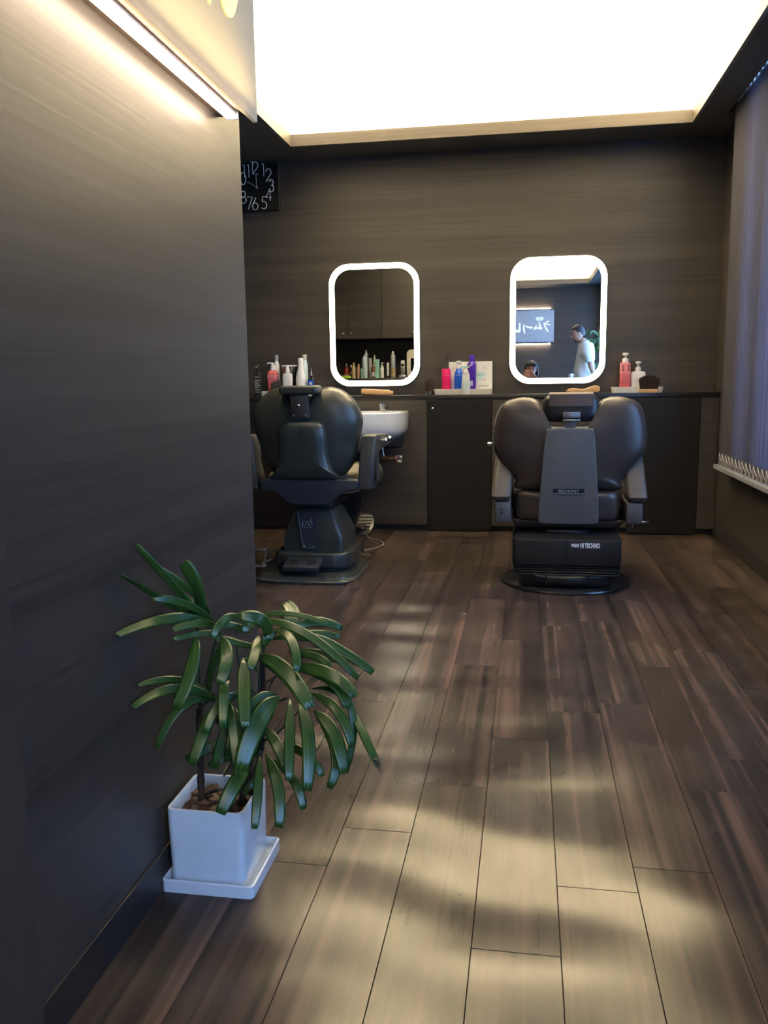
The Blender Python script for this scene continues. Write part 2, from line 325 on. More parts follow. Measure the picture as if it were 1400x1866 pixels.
# ------------------------------------------------------------------ the room
YW, YF, XL, XR, ZS = 5.72, 5.58, -0.712, 1.18, 2.447      # back wall, cabinet fronts, left partition, right wall, soffit
YR, XFAR = -2.9, -2.45
fl = struct('floor', MB().box((XFAR-.1, YR-.1, -.06), (XR+.1, YW+.1, -.0035)), M['sub'])
PW, PL, GAP = .157, .915, .0011
full = MB().box((-PW/2+GAP/2, -PL/2+GAP/2, -.004), (PW/2-GAP/2, PL/2-GAP/2, 0), .0006, 1)
first = full.build('plank', M['floor'], fl, smooth=False); full_me = first.data
offs = {-1: 1.377, 0: .675, 1: 1.68, 2: .215, -2: 1.073, -3: .834, -4: .679, 3: 1.32, 4: .95, 5: .52, 6: 1.15}
used = False
for k in range(-16, 8):
    x0 = .07 + k*PW; xc = x0 + PW/2
    if x0 + .01 > XR: continue
    o0 = offs.get(k, random.uniform(0, PL)); o0 = o0 % PL
    y = o0 - PL*5
    while y < YW:
        lo, hi = max(y, YR), min(y+PL, YW); y += PL
        if hi - lo < .03 or (xc < -.75 and hi < 1.4): continue
        if hi-lo > PL-.001 and x0+PW <= XR:
            if not used: o = first; used = True
            else: o = first.copy(); C.objects.link(o)
            o.location = (xc, (lo+hi)/2, 0)
        else:
            w2 = min(PW, XR-x0)/2
            o = MB().box((-w2+GAP/2, -(hi-lo)/2+GAP/2, -.004), (w2-GAP/2, (hi-lo)/2-GAP/2, 0), .0006, 1).build('plank', M['floor'], fl, smooth=False)
            o.location = (x0+w2, (lo+hi)/2, 0)

struct('wall_back', MB().box((XFAR-.1, YW, 0), (XR+.1, YW+.1, 2.95)), M['wall_x'])
struct('wall_far_left', MB().box((XFAR-.1, 1.35, 0), (XFAR, YW, 2.95)), M['wall_y'])
struct('wall_left', MB().box((-.74, .9, 0), (XL, 2.13, 2.95)), M['wall_y'])
struct('wall_inner', MB().box((XFAR, 1.35, 0), (-.74, 1.43, 2.95)), M['wall_x'])
struct('trim_1', MB().box((-.95, YR, 0), (-.69, 1.018, 2.95)), M['jamb'])
struct('wall_rear', MB().box((-1.0, YR-.1, 0), (XR+.1, YR, 2.95)), M['wall_x'])
# right wall: a long window behind blinds, then the entrance glazing nearer the viewer
SILL = .493
wr = MB()
wr.box((XR, 4.83, 0), (XR+.12, YW, 2.95)); wr.box((XR, 1.5, 0), (XR+.12, 4.83, SILL-.03)); wr.box((XR, 1.5, 2.52), (XR+.12, 4.83, 2.95))
wr.box((XR, -.1, 0), (XR+.12, 1.5, 2.95)); wr.box((XR, -2.4, 2.35), (XR+.12, -.1, 2.95)); wr.box((XR, YR-.1, 0), (XR+.12, -2.4, 2.95))
struct('wall_right', wr, M['wall_y'])
struct('baseboard_left', MB().box((XL, 1.018, 0), (XL+.006, 2.136, .078), .001), M['base'])
struct('baseboard_right', MB().box((XR-.008, -.1, 0), (XR, YF, .075), .001), M['base'])
# window with frame, panes and a deep sill
w1 = struct('window_1', MB().box((XR+.04, 1.5, SILL-.03), (XR+.10, 4.83, SILL+.03)), M['frame'])
for y, h in ((1.5, .06), (2.9, .17), (4.43, .17), (4.80, .03)): struct('mullion', MB().box((XR+.03, y, SILL+.03), (XR+.10, y+h, 2.47)), M['frame'], w1)
struct('head_frame', MB().box((XR+.04, 1.5, 2.47), (XR+.10, 4.83, 2.52)), M['frame'], w1)
for y, h in ((1.56, 1.34), (3.07, 1.36), (4.60, .20)): struct('pane', MB().box((XR+.068, y, SILL+.03), (XR+.074, y+h, 2.47)), M['pane'], w1)
struct('sill', MB().box((1.078, 1.5, SILL-.025), (XR, 5.2, SILL), .003), M['sill'], w1)
w2 = struct('door_1', MB().box((XR+.03, -2.4, 0), (XR+.09, -.1, .06)), M['frame'])
for y in (-2.4, -1.27, -.16): struct('mullion', MB().box((XR+.03, y, .06), (XR+.09, y+.06, 2.29)), M['frame'], w2)
struct('head_frame', MB().box((XR+.03, -2.4, 2.29), (XR+.09, -.1, 2.35)), M['frame'], w2)
for y, h in ((-2.34, 1.07), (-1.21, 1.05)): struct('pane', MB().box((XR+.057, y, .06), (XR+.063, y+h, 2.29)), M['pane'], w2)
# soffit with an L-shaped recess, lip boards round it and the white cove ceiling above
rec = [(-1.472, 2.35), (-.55, 2.35), (-.55, -2.4), (.918, -2.4), (.918, 5.388), (-1.472, 5.388)]
ce = MB()
for lo, hi in (((XFAR, 5.388), (1.082, YW)), ((XFAR, 1.35), (-1.472, 5.388)), ((-1.472, 1.35), (-.55, 2.35)), ((-1.0, YR), (-.55, 1.35)), ((-.55, YR), (.918, -2.4)), ((.918, YR), (1.082, 5.388)), ((1.082, YR), (XR, 1.3)), ((1.082, 5.23), (XR, YW))):
    ce.box((lo[0], lo[1], ZS), (hi[0], hi[1], ZS+.03))
ce.box((1.07, 1.3, ZS+.03), (1.082, 5.23, 2.62))
cl = struct('ceiling', ce, M['soffit'])
LIP = 2.515; T = .018
for nm, lo, hi, mt in (('lip_board', (-1.472, 5.388), (.918, 5.388+T), 'lip_x'), ('lip_board', (.918, -2.4), (.918+T, 5.388+T), 'lip_y'), ('lip_board', (-1.472-T, 2.35), (-1.472, 5.388+T), 'lip_y'), ('lip_board', (-1.472, 2.35-T), (-.55, 2.35), 'lip_x'), ('lip_board', (-.55-T, -2.4), (-.55, 2.35-T), 'lip_y'), ('lip_board', (-.55, -2.4-T), (.918, -2.4), 'lip_x')):
    d_ = {'lip_x': (0, -.002 if lo[1] > 0 and lo[1] > 5 else .002), 'lip_y': (-.002 if lo[0] > 0 else .002, 0)}[mt]
    struct(nm, MB().box((lo[0]+d_[0], lo[1]+d_[1], ZS-.001), (hi[0]+d_[0], hi[1]+d_[1], LIP)), M[mt], cl)
struct('cove_plaster', MB().box((XFAR-.1, YR-.1, 2.95), (XR+.12, YW+.1, 3.0)), M['plaster'], cl)
for lo, hi in (((-1.95, YW-.012), (1.08, YW)), ((-1.962, 2.18), (-1.95, YW)), ((1.058, -2.85), (1.07, YW-.012)), ((-1.95, 2.14), (-.712, 2.152)), ((-.712, -2.85), (-.70, 2.152)), ((-.712, -2.862), (1.07, -2.85))):
    struct('cove_lining', MB().box((lo[0], lo[1], ZS+.031), (hi[0], hi[1], 2.949)), M['plaster'], cl)

# ------------------------------------------------------------------ vanity run under the mirrors
def worktop(): 
    o = MB().box((XFAR, YF-.002, .872), (XR, YW, .904), .002).build('counter_top', M['top'])
    tag(o, 'long narrow black counter top along the back wall under both mirrors', 'counter')
worktop()
def panel_unit(x0, x1, label, name='apron_panel'):
    t = thing('vanity_unit', label, 'cabinet', ((x0+x1)/2, YF, 0)); hw = (x1-x0)/2
    MB().box((-hw+.0015, 0, .04), (hw-.0015, .018, .8705), .001).build('panel_board', M['wall_x'], t, False)
    MB().box((-hw, .03, 0), (hw, .05, .04)).build('toe_kick', M['kick'], t, False)
    return t
def door_unit(x0, x1, label, knob):
    t = thing('vanity_cabinet', label, 'cabinet', ((x0+x1)/2, YF, 0)); hw = (x1-x0)/2
    MB().box((-hw+.002, .019, 0), (hw-.002, YW-YF-.002, .8705)).build('carcass', M['black'], t, False)
    d = MB().box((-hw+.002, -.004, .008), (hw-.002, .017, .8705), .0015).build('cabinet_door', M['door'], t, False)
    kx = -hw + .04 if knob < 0 else hw-.04
    MB().cyl((kx, -.018, .816), (kx, -.003, .816), .004, n=10).sphere((kx, -.024, .816), .0115, 14).build('knob', M['chrome'], d)
    return t
door_unit(-1.944, -1.519, 'dark cabinet door unit at the left end, behind the olive chair', 1)
panel_unit(-1.519, -.652, 'dark wood-grain apron panel with the white wash basin in front of it')
door_unit(-.652, -.227, 'black cabinet door with chrome knob between the two barber chairs', -1)
panel_unit(-.227, .64, 'wood-grain apron panel mostly hidden behind the brown barber chair')
door_unit(.64, 1.066, 'black cabinet door unit right of the brown barber chair', -1)
panel_unit(1.066, 1.178, 'narrow wood-grain filler panel in the corner beside the window wall')
panel_unit(XFAR+.002, -1.944, 'wood-grain apron panel at the far left end of the counter, behind the partition')

# ------------------------------------------------------------------ lit mirrors
def lit_mirror(x, z, w_, h_, label):
    t = thing('vanity_mirror', label, 'mirror', (x, YW, z), group='lit mirrors over the counter')
    MB().prism(rrect(w_-.05, h_-.05, .11, 8), -.022, -.0005).build('back_box', M['back'], t)
    MB().prism(rrect(w_, h_, .135, 10), -.030, -.0222).build('mirror_glass', M['mirror'], t, False)
    o, i = rrect(w_, h_, .135, 10), rrect(w_-.070, h_-.070, .108, 10)
    b = MB(); n = len(o)
    b.rings([[(p[0], y, p[1]) for p in q] for q, y in ((o, -.0305), (o, -.034), (i, -.034), (i, -.0305), (o, -.0305))], cap=False)
    b.build('light_frame', M['ring'], t)
    return t
lit_mirror(-1.0145, 1.367, .607, .80, 'lit rounded mirror reflecting a dark cupboard and bottles, left of the two')
lit_mirror(.185, 1.368, .607, .80, 'lit rounded mirror reflecting the entrance sign and the standing man')

# ------------------------------------------------------------------ wall clock with handwritten-thin numerals
def arc(cx, cy, rx, ry, a0, a1, n=12): return [(cx+rx*math.cos(R(a0+(a1-a0)*k/n)), cy+ry*math.sin(R(a0+(a1-a0)*k/n))) for k in range(n+1)]
DIG = {'0': [arc(.27, .5, .27, .5, 90, 450, 24)], '1': [[(0, .97), (.14, 1.0), (.16, 1.0), (.16, 0)]],
 '2': [arc(.26, .70, .25, .30, 165, -25, 12) + [(.0, .0), (.52, .0)]], '3': [arc(.22, .74, .22, .26, 150, -80, 12) + arc(.20, .26, .28, .27, 80, -145, 12)],
 '4': [[(.40, 0), (.40, 1.0), (0, .27), (.55, .27)]], '5': [[(.45, 1.0), (.10, 1.0), (.06, .58)] + arc(.20, .30, .30, .30, 110, -140, 12)],
 '6': [[(.34, 1.0), (.05, .42)] + arc(.27, .28, .27, .28, 150, -210, 20)], '7': [[(0, 1.0), (.50, 1.0), (.08, 0)]],
 '8': [arc(.27, .74, .21, .25, 90, 450, 18), arc(.27, .25, .27, .25, 90, 450, 18)], '9': [[(.20, 0), (.49, .58)] + arc(.27, .72, .27, .28, -30, 330, 20)]}
def wall_clock():
    t = thing('wall_clock', 'square black wall clock with thin white numerals, partly behind the left partition', 'clock', (-1.795, YW, 2.284))
    MB().box((-.152, -.028, -.150), (.152, -.0005, .150), .003).build('clock_face', M['clockface'], t, False)
    H_ = .08
    P = {'12': [(-.036, .085), (-.024, .083)], '1': [(.040, .066)], '2': [(.065, .034)], '3': [(.083, -.033)], '4': [(.062, -.090)], '5': [(.030, -.140)], '6': [(-.034, -.144)], '7': [(-.068, -.138)], '8': [(-.114, -.098)], '9': [(-.150, -.042)], '10': [(-.135, .022), (-.112, .021)], '11': [(-.093, .066), (-.062, .066)]}
    for num, ps in P.items():
        b = MB()
        for ch, (x, z) in zip(num, ps):
            for st in DIG[ch]:
                pts = [(x + u*H_*.88, -.0325, z + v*H_*.98) for u, v in st]
                b.tube(pts, .0028, 6)
        b.build('numeral', M['clockink'], t)
    for dx, dz, nm in ((-.002, .083, 'minute_hand'), (-.063, .037, 'hour_hand')):
        MB().tube([(-dx*.15, -.036, -dz*.15), (dx, -.036, dz)], .0024, 6).build(nm, M['hand'], t)
    MB().cyl((0, -.040, 0), (0, -.027, 0), .006, n=12).build('hub', M['hand'], t)
wall_clock()

# ------------------------------------------------------------------ sign boards with a lamp along the edge
def brush(mb, pts, mx, flip):
    """brush stroke: (u, v, half width) control points in sign coordinates -> thin plate"""
    q = smoothloop([(p[0], p[1], p[2]) for p in pts], 6, closed=False)
    L_, R_ = [], []
    for i, p in enumerate(q):
        a, b = q[max(i-1, 0)], q[min(i+1, len(q)-1)]; d = Vector((b.x-a.x, b.y-a.y)); d = d.normalized() if d.length else Vector((1, 0)); n = Vector((-d.y, d.x))
        L_.append((p.x+n.x*p.z, p.y+n.y*p.z)); R_.append((p.x-n.x*p.z, p.y-n.y*p.z))
    poly = L_ + R_[::-1]
    for i in range(len(q)-1):
        quad = [L_[i], L_[i+1], R_[i+1], R_[i]]
        vs = [mb.b.verts.new(mx @ Vector((u, v, h))) for h in (.0008, .004) for u, v in quad]
        for f in ((0, 1, 2, 3), (7, 6, 5, 4), (0, 4, 5, 1), (2, 6, 7, 3), (1, 5, 6, 2), (3, 7, 4, 0)): mb.b.faces.new([vs[k] for k in f])
SIGN_W, SIGN_H = .76, .505
KANA = {'ra': [[(.075, .325, .006), (.10, .322, .010), (.125, .318, .006)], [(.055, .268, .007), (.10, .278, .009), (.155, .298, .008), (.15, .27, .010), (.12, .21, .012), (.085, .155, .006)]],
 'mu': [[(.235, .325, .006), (.225, .26, .012), (.20, .215, .014), (.245, .222, .013), (.305, .215, .008)], [(.275, .265, .006), (.295, .235, .009), (.315, .195, .006)]],
 'bar': [[(.335, .235, .010), (.37, .232, .013), (.42, .245, .013), (.455, .262, .006)]],
 'ru': [[(.478, .285, .008), (.478, .215, .013), (.470, .175, .012), (.460, .137, .004)], [(.545, .31, .010), (.545, .22, .016), (.553, .178, .020), (.590, .182, .018), (.625, .215, .010), (.645, .245, .004)]]}
def sign_board(label, mx, letter_mat, panel_mat):
    t = thing('sign_board', label, 'sign'); t.matrix_world = mx
    b = MB(); b.box((0, 0, -.012), (SIGN_W, SIGN_H, 0), .0015); b.build('sign_panel', panel_mat, t, False)
    MB().box((.10, .30, -.06), (SIGN_W-.10, SIGN_H-.06, -.013)).build('mounting_box', M['back'], t, False)
    I = Matrix.Identity(4)
    for k, sts in KANA.items():
        for s_ in sts:
            b = MB(); brush(b, s_, I, False); b.build('brush_stroke', letter_mat, t, False)
    text_obj('small_lettering', '理容', .062, letter_mat, t, Matrix.Translation((.165, .345, .001)), .0008, .002)
    return t
mxL = Matrix(((0, 0, 1, -.63), (1, 0, 0, 2.02-SIGN_W), (0, 1, 0, 1.600), (0, 0, 0, 1)))        # u -> +Y, v -> +Z, faces +X
sign_board('cream sign panel with yellow brush lettering above the left lamp', mxL, M['letter'], M['sign'])
mxR = Matrix(((-1, 0, 0, .405), (0, 0, 1, YR+.085), (0, 1, 0, 1.585), (0, 0, 0, 1)))
sign_board('pale sign panel with white brush lettering, on the rear wall seen in the right mirror', mxR, M['letter_w'], M['signr'])
def sign_lamp(label, a, b_, up_, group=None):
    """board fixed to the wall with a slim light bar under (or over) it. a: start on the wall, length along b_"""
    t = thing('sign_lamp', label, 'lamp', a, group=group)
    return t
t = sign_lamp('slim warm strip lamp under the cream sign on the left partition', (XL, 2.0, 1.60), None, -1)
MB().box((0, -.975, .008), (.069, -.01, .026), .001).build('lamp_board', M['lampboard'], t, False)
MB().box((.031, -.965, -.002), (.054, -.045, .008), .003).build('lamp_body', M['whitepl'], t)
MB().box((.008, -.74, .0262), (.026, -.03, .034), .002).build('added_sign_glow', M['added_glow'], t, False)  # unseen glow strip added behind the panel to lighten its lower part
MB().box((.0305, -.96, -.009), (.0545, -.05, -.0022), .003).build('diffuser', M['led'], t)
MB().box((.029, -.044, -.008), (.056, -.037, .008), .001).build('end_cap', M['whitepl'], t, False)
for z, s_, lb in ((1.575, -1, 'strip lamp along the bottom edge of the rear wall sign'), (2.10, 1, 'strip lamp along the top edge of the rear wall sign')):
    t = sign_lamp(lb, (0, YR, z), None, s_)
    MB().box((-.33, 0, -.009), (.36, .07, .009), .001).build('lamp_board', M['lampboard'], t, False)
    z0 = -.0095 if s_ < 0 else .0095
    MB().box((-.32, .02, min(z0, z0+s_*.014)), (.35, .05, max(z0, z0+s_*.014)), .004).build('diffuser', M['led'], t)

# ------------------------------------------------------------------ vertical blind in front of the window
def vertical_blind():
    t = thing('vertical_blind', 'pale lilac vertical fabric blind hanging in front of the right-hand window', 'blind', (1.108, 3.3, 0))
    MB().box((-.012, -1.86, 2.485), (.022, 1.90, 2.515), .002).build('head_rail', M['rail'], t, False)
    N_ = 48; pitch = .0765; sl = None; rnd = random.Random(3)
    cw = .0445
    b = MB(); q = []
    prof = [(-cw, .000), (-cw*.5, -.0035), (0, -.005), (cw*.5, -.0035), (cw, 0)]
    b.rings([[(x, y, z) for y, x in prof] + [(x+.0008, y, z) for y, x in prof[::-1]] for z in (SILL+.006, 1.0, 1.7, 2.458)], True)
    sl = b.build('slat', M['slat'], t)
    b = MB(); b.box((-.0035, -cw-.001, SILL+.004), (.0045, cw+.001, SILL+.072), .001)
    wg = b.build('bottom_weight', M['slatw'], sl, False)
    ck = MB().tube([(-.0085, -cw*.7, SILL+.068), (-.0085, -cw*.2, SILL+.022), (-.0085, cw*.55, SILL+.066)], .0015, 5).build('bead_chain', M['whitepl'], sl)
    hk = MB().box((-.005, -.007, 2.456), (.005, .007, 2.487), .002).build('carrier', M['whitepl'], sl, False)
    for i in range(N_):
        o = sl if i == 0 else copy_tree(sl, t)
        o.location = (0, 1.86 - .045 - i*pitch, 0)
        g = i
        a = (12 if i < 17 else 66) + rnd.uniform(-3, 3)
        o.rotation_euler = (0, 0, R(a))
vertical_blind()

# ------------------------------------------------------------------ olive chair on the left
def rear_text(*a, **k): return text_obj(*a, **k)
def chair_olive():
    X0, Y0 = -1.108, 4.28
    t = thing('barber_chair', 'olive-black barber chair with chrome armrest studs, in front of the white basin', 'chair', (X0, Y0, 0))
    f = lambda y: y-Y0                      # world depth -> local
    # floor plate: D shape, two steps
    def dplate(k): return [Vector((p[0]*k, p[1]*k, 0)) for p in smoothloop([(-.20, -.262), (0, -.282), (.20, -.262), (.262, -.17), (.27, 0), (.255, .20), (.16, .30), (0, .325), (-.16, .30), (-.255, .20), (-.27, 0), (-.262, -.17)], 5)]
    b = MB(); b.rings([[(p.x, p.y, z) for p in dplate(k)] for k, z in ((.985, .0), (1.0, .004), (1.0, .013), (.975, .019), (.945, .021), (.93, .030), (.90, .033))])
    b.build('base_plate', M['plate'], t)
    # lower block, with the shadow gap under it
    b = MB(); b.prism(rrect(.40, .44, .09, 6, .015, .08), .050, .130, 'xy', .012); b.prism(rrect(.33, .36, .08, 5, .015, .08), .032, .050, 'xy')
    b.build('base_block', M['plasticA'], t)
    MB().box((-.004, -.143, .075), (.004, -.135, .132), .001).build('cover_seam', M['black'], t, False)
    # pedal switch
    b = MB(); ro = Matrix.Rotation(R(14), 3, 'X')
    b.box((-.098, -.262, .070), (.088, -.14, .100), .008, rot=ro); sw = b.build('pedal_switch', M['frameA'], t)
    for x in (-.05, .04): MB().cyl((x, -.21, .094), (x, -.213, .102), .022, n=18).build('pedal_disc', M['black'], sw)
    # tapered pedestal
    def ped(z, hw, y0, y1): return [(x+.02, y, z) for x, y in rrect(2*hw, y1-y0, .022, 5, 0, (y0+y1)/2)]
    b = MB(); b.rings([ped(.130, .160, -.085, .26), ped(.198, .160, -.085, .26), ped(.208, .157, -.084, .26), ped(.330, .106, -.065, .22), ped(.345, .094, -.055, .20)])
    b.build('pedestal', M['plasticA'], t)
    pl = MB().prism([(-.052, .338), (.052, .338), (.032, .152), (-.028, .152)], -.101, -.090, 'xz', .001, 1).build('name_plate', M['frameA'], t, False)
    b = MB()
    for a, c in (((-.053, .338), (-.029, .151)), ((-.029, .151), (.033, .151))): b.tube([(a[0], -.1015, a[1]), (c[0], -.1015, c[1])], .0011, 5)
    b.build('plate_edge', M['silver_txt'], pl)
    # ize lettering drawn with thin strokes
    b = MB(); s_ = .031; x, z = -.031, .259
    def st(pts): b.tube([(x+u*s_, -.1018, z+v*s_) for u, v in pts], .0011, 5)
    st([(.1, 0), (.1, 1.0)]); st([(.06, 1.28), (.14, 1.28)]); st([(.32, 1), (.95, 1), (.32, 0), (1.0, 0)])
    st([(1.12, .52), (1.78, .62)] + arc(1.46, .5, .34, .5, 20, 330, 16)); st([(1.5, 1.14), (1.72, 1.42)])
    b.build('lettering', M['silver_txt'], pl)
    for xx in (-.022, .026): MB().sphere((xx, -.102, .160), .0035, 8).build('screw', M['chrome'], pl)
    # seat bracket: band with a deep centre
    br = smoothloop([(-.235, .512), (0, .512), (.235, .512), (.252, .488), (.245, .458), (.19, .450), (.145, .424), (.10, .388), (0, .381), (-.10, .388), (-.145, .424), (-.19, .450), (-.245, .458), (-.252, .488)], 3)
    MB().prism([(p.x+.02, p.y) for p in br], f(4.13), f(4.20), 'xz', .012).build('seat_bracket', M['frameA'], t)
    MB().box((-.08, f(4.24), .335), (.12, f(4.75), .42), .02).build('seat_frame', M['black'], t)
    # backrest
    half = [(.035, .935), (.075, .968), (.16, .967), (.235, .912), (.274, .83), (.27, .755), (.248, .685), (.240, .62), (.205, .555), (.15, .515)]
    half = [(x_*1.045, z_) for x_, z_ in half]
    ol = smoothloop(half + [(0, .508)] + [(-x_, z_) for x_, z_ in half[::-1]] + [(0, .915)], 4)
    b = MB(); b.pillow([(p.x, p.y) for p in ol], (0, .72), f(4.24), .10, .115, lean=-.12, e=3.2, rings=8)
    b.build('backrest', M['leatherA'], t)
    bell = [(-.02, .812), (.02, .812), (.075, .808), (.108, .785), (.118, .735), (.119, .67), (.126, .62), (.146, .565), (.168, .528)]
    bell = [(x_*1.05, .66+(z_-.66)*1.06-.010) for x_, z_ in bell]
    bl = smoothloop(bell + [(0, .506)] + [(-x_, z_) for x_, z_ in bell[::-1]], 3)
    b = MB(); b.pillow([(p.x, p.y) for p in bl], (0, .66), f(4.135), .07, .05, lean=-.10, e=5, rings=7)
    rc = b.build('rear_cover', M['plasticA'], t)
    for x_, z_, y_ in ((0.005, .757, 4.07), (-.045, .557, 4.095), (.075, .557, 4.095)):
        MB().cyl((x_, f(y_+.015), z_), (x_, f(y_-.003), z_), .007, n=12).build('screw', M['black'], rc)
    sp = MB().box((-.048, f(4.086), .822), (.040, f(4.12), .938), .004, rot=Matrix.Rotation(R(8), 3, 'X')).build('slot_plate', M['jamb'], t)
    MB().sphere((-.005, f(4.08), .885), .0085, 12).build('screw', M['chrome'], sp)
    for s_ in (-1, 1): MB().sphere((-.004+s_*.03, f(4.09), .838), .003, 8).build('screw', M['chrome'], sp)
    b = MB(); b.prism(rrect(.2, .115, .02, 5, -.005, f(4.125)), .938, .982, 'xy', .014); hd = b.build('headrest', M['leatherA'], t)
    MB().box((-.02, f(4.09), .925), (.015, f(4.13), .940), .002).build('headrest_post', M['chrome'], hd)
    # seat and leg rest
    b = MB(); b.prism(rrect(.50, .52, .09, 6, .0, f(4.52)), .42, .535, 'xy', .035); b.build('seat', M['seatA'], t)
    b = MB(); b.prism(rrect(.55, .20, .08, 6, .012, f(4.80)), .40, .535, 'xy', .05); b.build('seat_front_roll', M['leatherA'], t)
    b = MB(); b.prism([(f(4.72), .40), (f(4.90), .40), (f(4.93), .33), (f(4.80), .10), (f(4.78), .10)], -.02, .215, 'yz', .015)
    for v in b.b.verts: v.co.x -= (v.co.x+.02)*max(0, .40-v.co.z)*1.6
    b.build('leg_rest', M['black'], t)
    rx = Matrix.Rotation(R(32), 4, 'X'); mv = Matrix.Translation((.150, f(4.92), .150)) @ rx
    el = [(.062*math.cos(a*.2618), .098*math.sin(a*.2618)) for a in range(24)]
    fp = MB().prism(el, -.007, .007, 'xy', .003, mat4=mv).build('footplate', M['plate'], t)
    for k in range(5): MB().prism([(-.045, -.06+k*.03), (.045, -.06+k*.03), (.045, -.048+k*.03), (-.045, -.048+k*.03)], .0071, .011, 'xy', mat4=mv).build('grip_rib', M['black'], fp)
    MB().tube([(.12, f(4.79), .16), (.15, f(4.86), .14), (.150, f(4.92), .145)], .012, 8).build('footplate_arm', M['black'], t)
    # arms
    for s_ in (1, -1):
        outer = s_*.350; inner = s_*.276; lo, hi = min(outer, inner), max(outer, inner)
        prof = [(f(4.19), .46), (f(4.18), .60), (f(4.20), .725), (f(4.24), .735), (f(4.58), .715), (f(4.62), .69), (f(4.60), .655), (f(4.32), .64), (f(4.30), .60), (f(4.33), .50), (f(4.36), .455), (f(4.24), .445)]
        b = MB(); b.prism(prof, lo, hi, 'yz', .010); bmesh.ops.transform(b.b, matrix=Matrix(((1, 0, s_*.10, -s_*.062), (0, 1, 0, 0), (0, 0, 1, 0), (0, 0, 0, 1))), verts=b.b.verts); ar = b.build('armrest', M['armA'], t)
        MB().prism([(f(4.25), .49), (f(4.25), .66), (f(4.30), .66), (f(4.31), .58), (f(4.34), .49)], outer-.001 if s_ > 0 else outer-.004, outer+.004 if s_ > 0 else outer+.001, 'yz', .001).build('side_inlay', M['frameA'], ar)
        for (y_, z_, r_) in ((4.40, .690, .0115), (4.53, .692, .0145)):
            MB().cyl((outer, f(y_), z_), (outer+s_*.022, f(y_), z_), r_*.6, n=12).sphere((outer+s_*.024, f(y_), z_), r_, 14).build('chrome_stud', M['chrome'], ar)
    # treadle pedals on the left of the plate
    b = MB(); b.box((-.295, -.165, .055), (-.215, -.115, .067), .006); b.tube([(-.235, -.13, .062), (-.245, -.05, .10), (-.26, 0, .115)], .008); b.box((-.335, -.03, .112), (-.255, .03, .124), .006); b.tube([(-.255, -.1, .066), (-.19, -.02, .08)], .007)
    b.build('foot_pedal', M['steel'], t)
    b = MB(); b.tube([Vector(p) for p in smoothloop([(.19, .30, .045), (.23, .42, .010), (.16, .57, .006), (.215, .64, .006), (.245, .77, .006), (.19, .90, .006), (.12, .97, .006), (.09, .96, .05), (.09, .75, .16)], 5, False)], .004, 6)
    b.build('power_cord', M['cord'], t)
    return t
chair_olive()

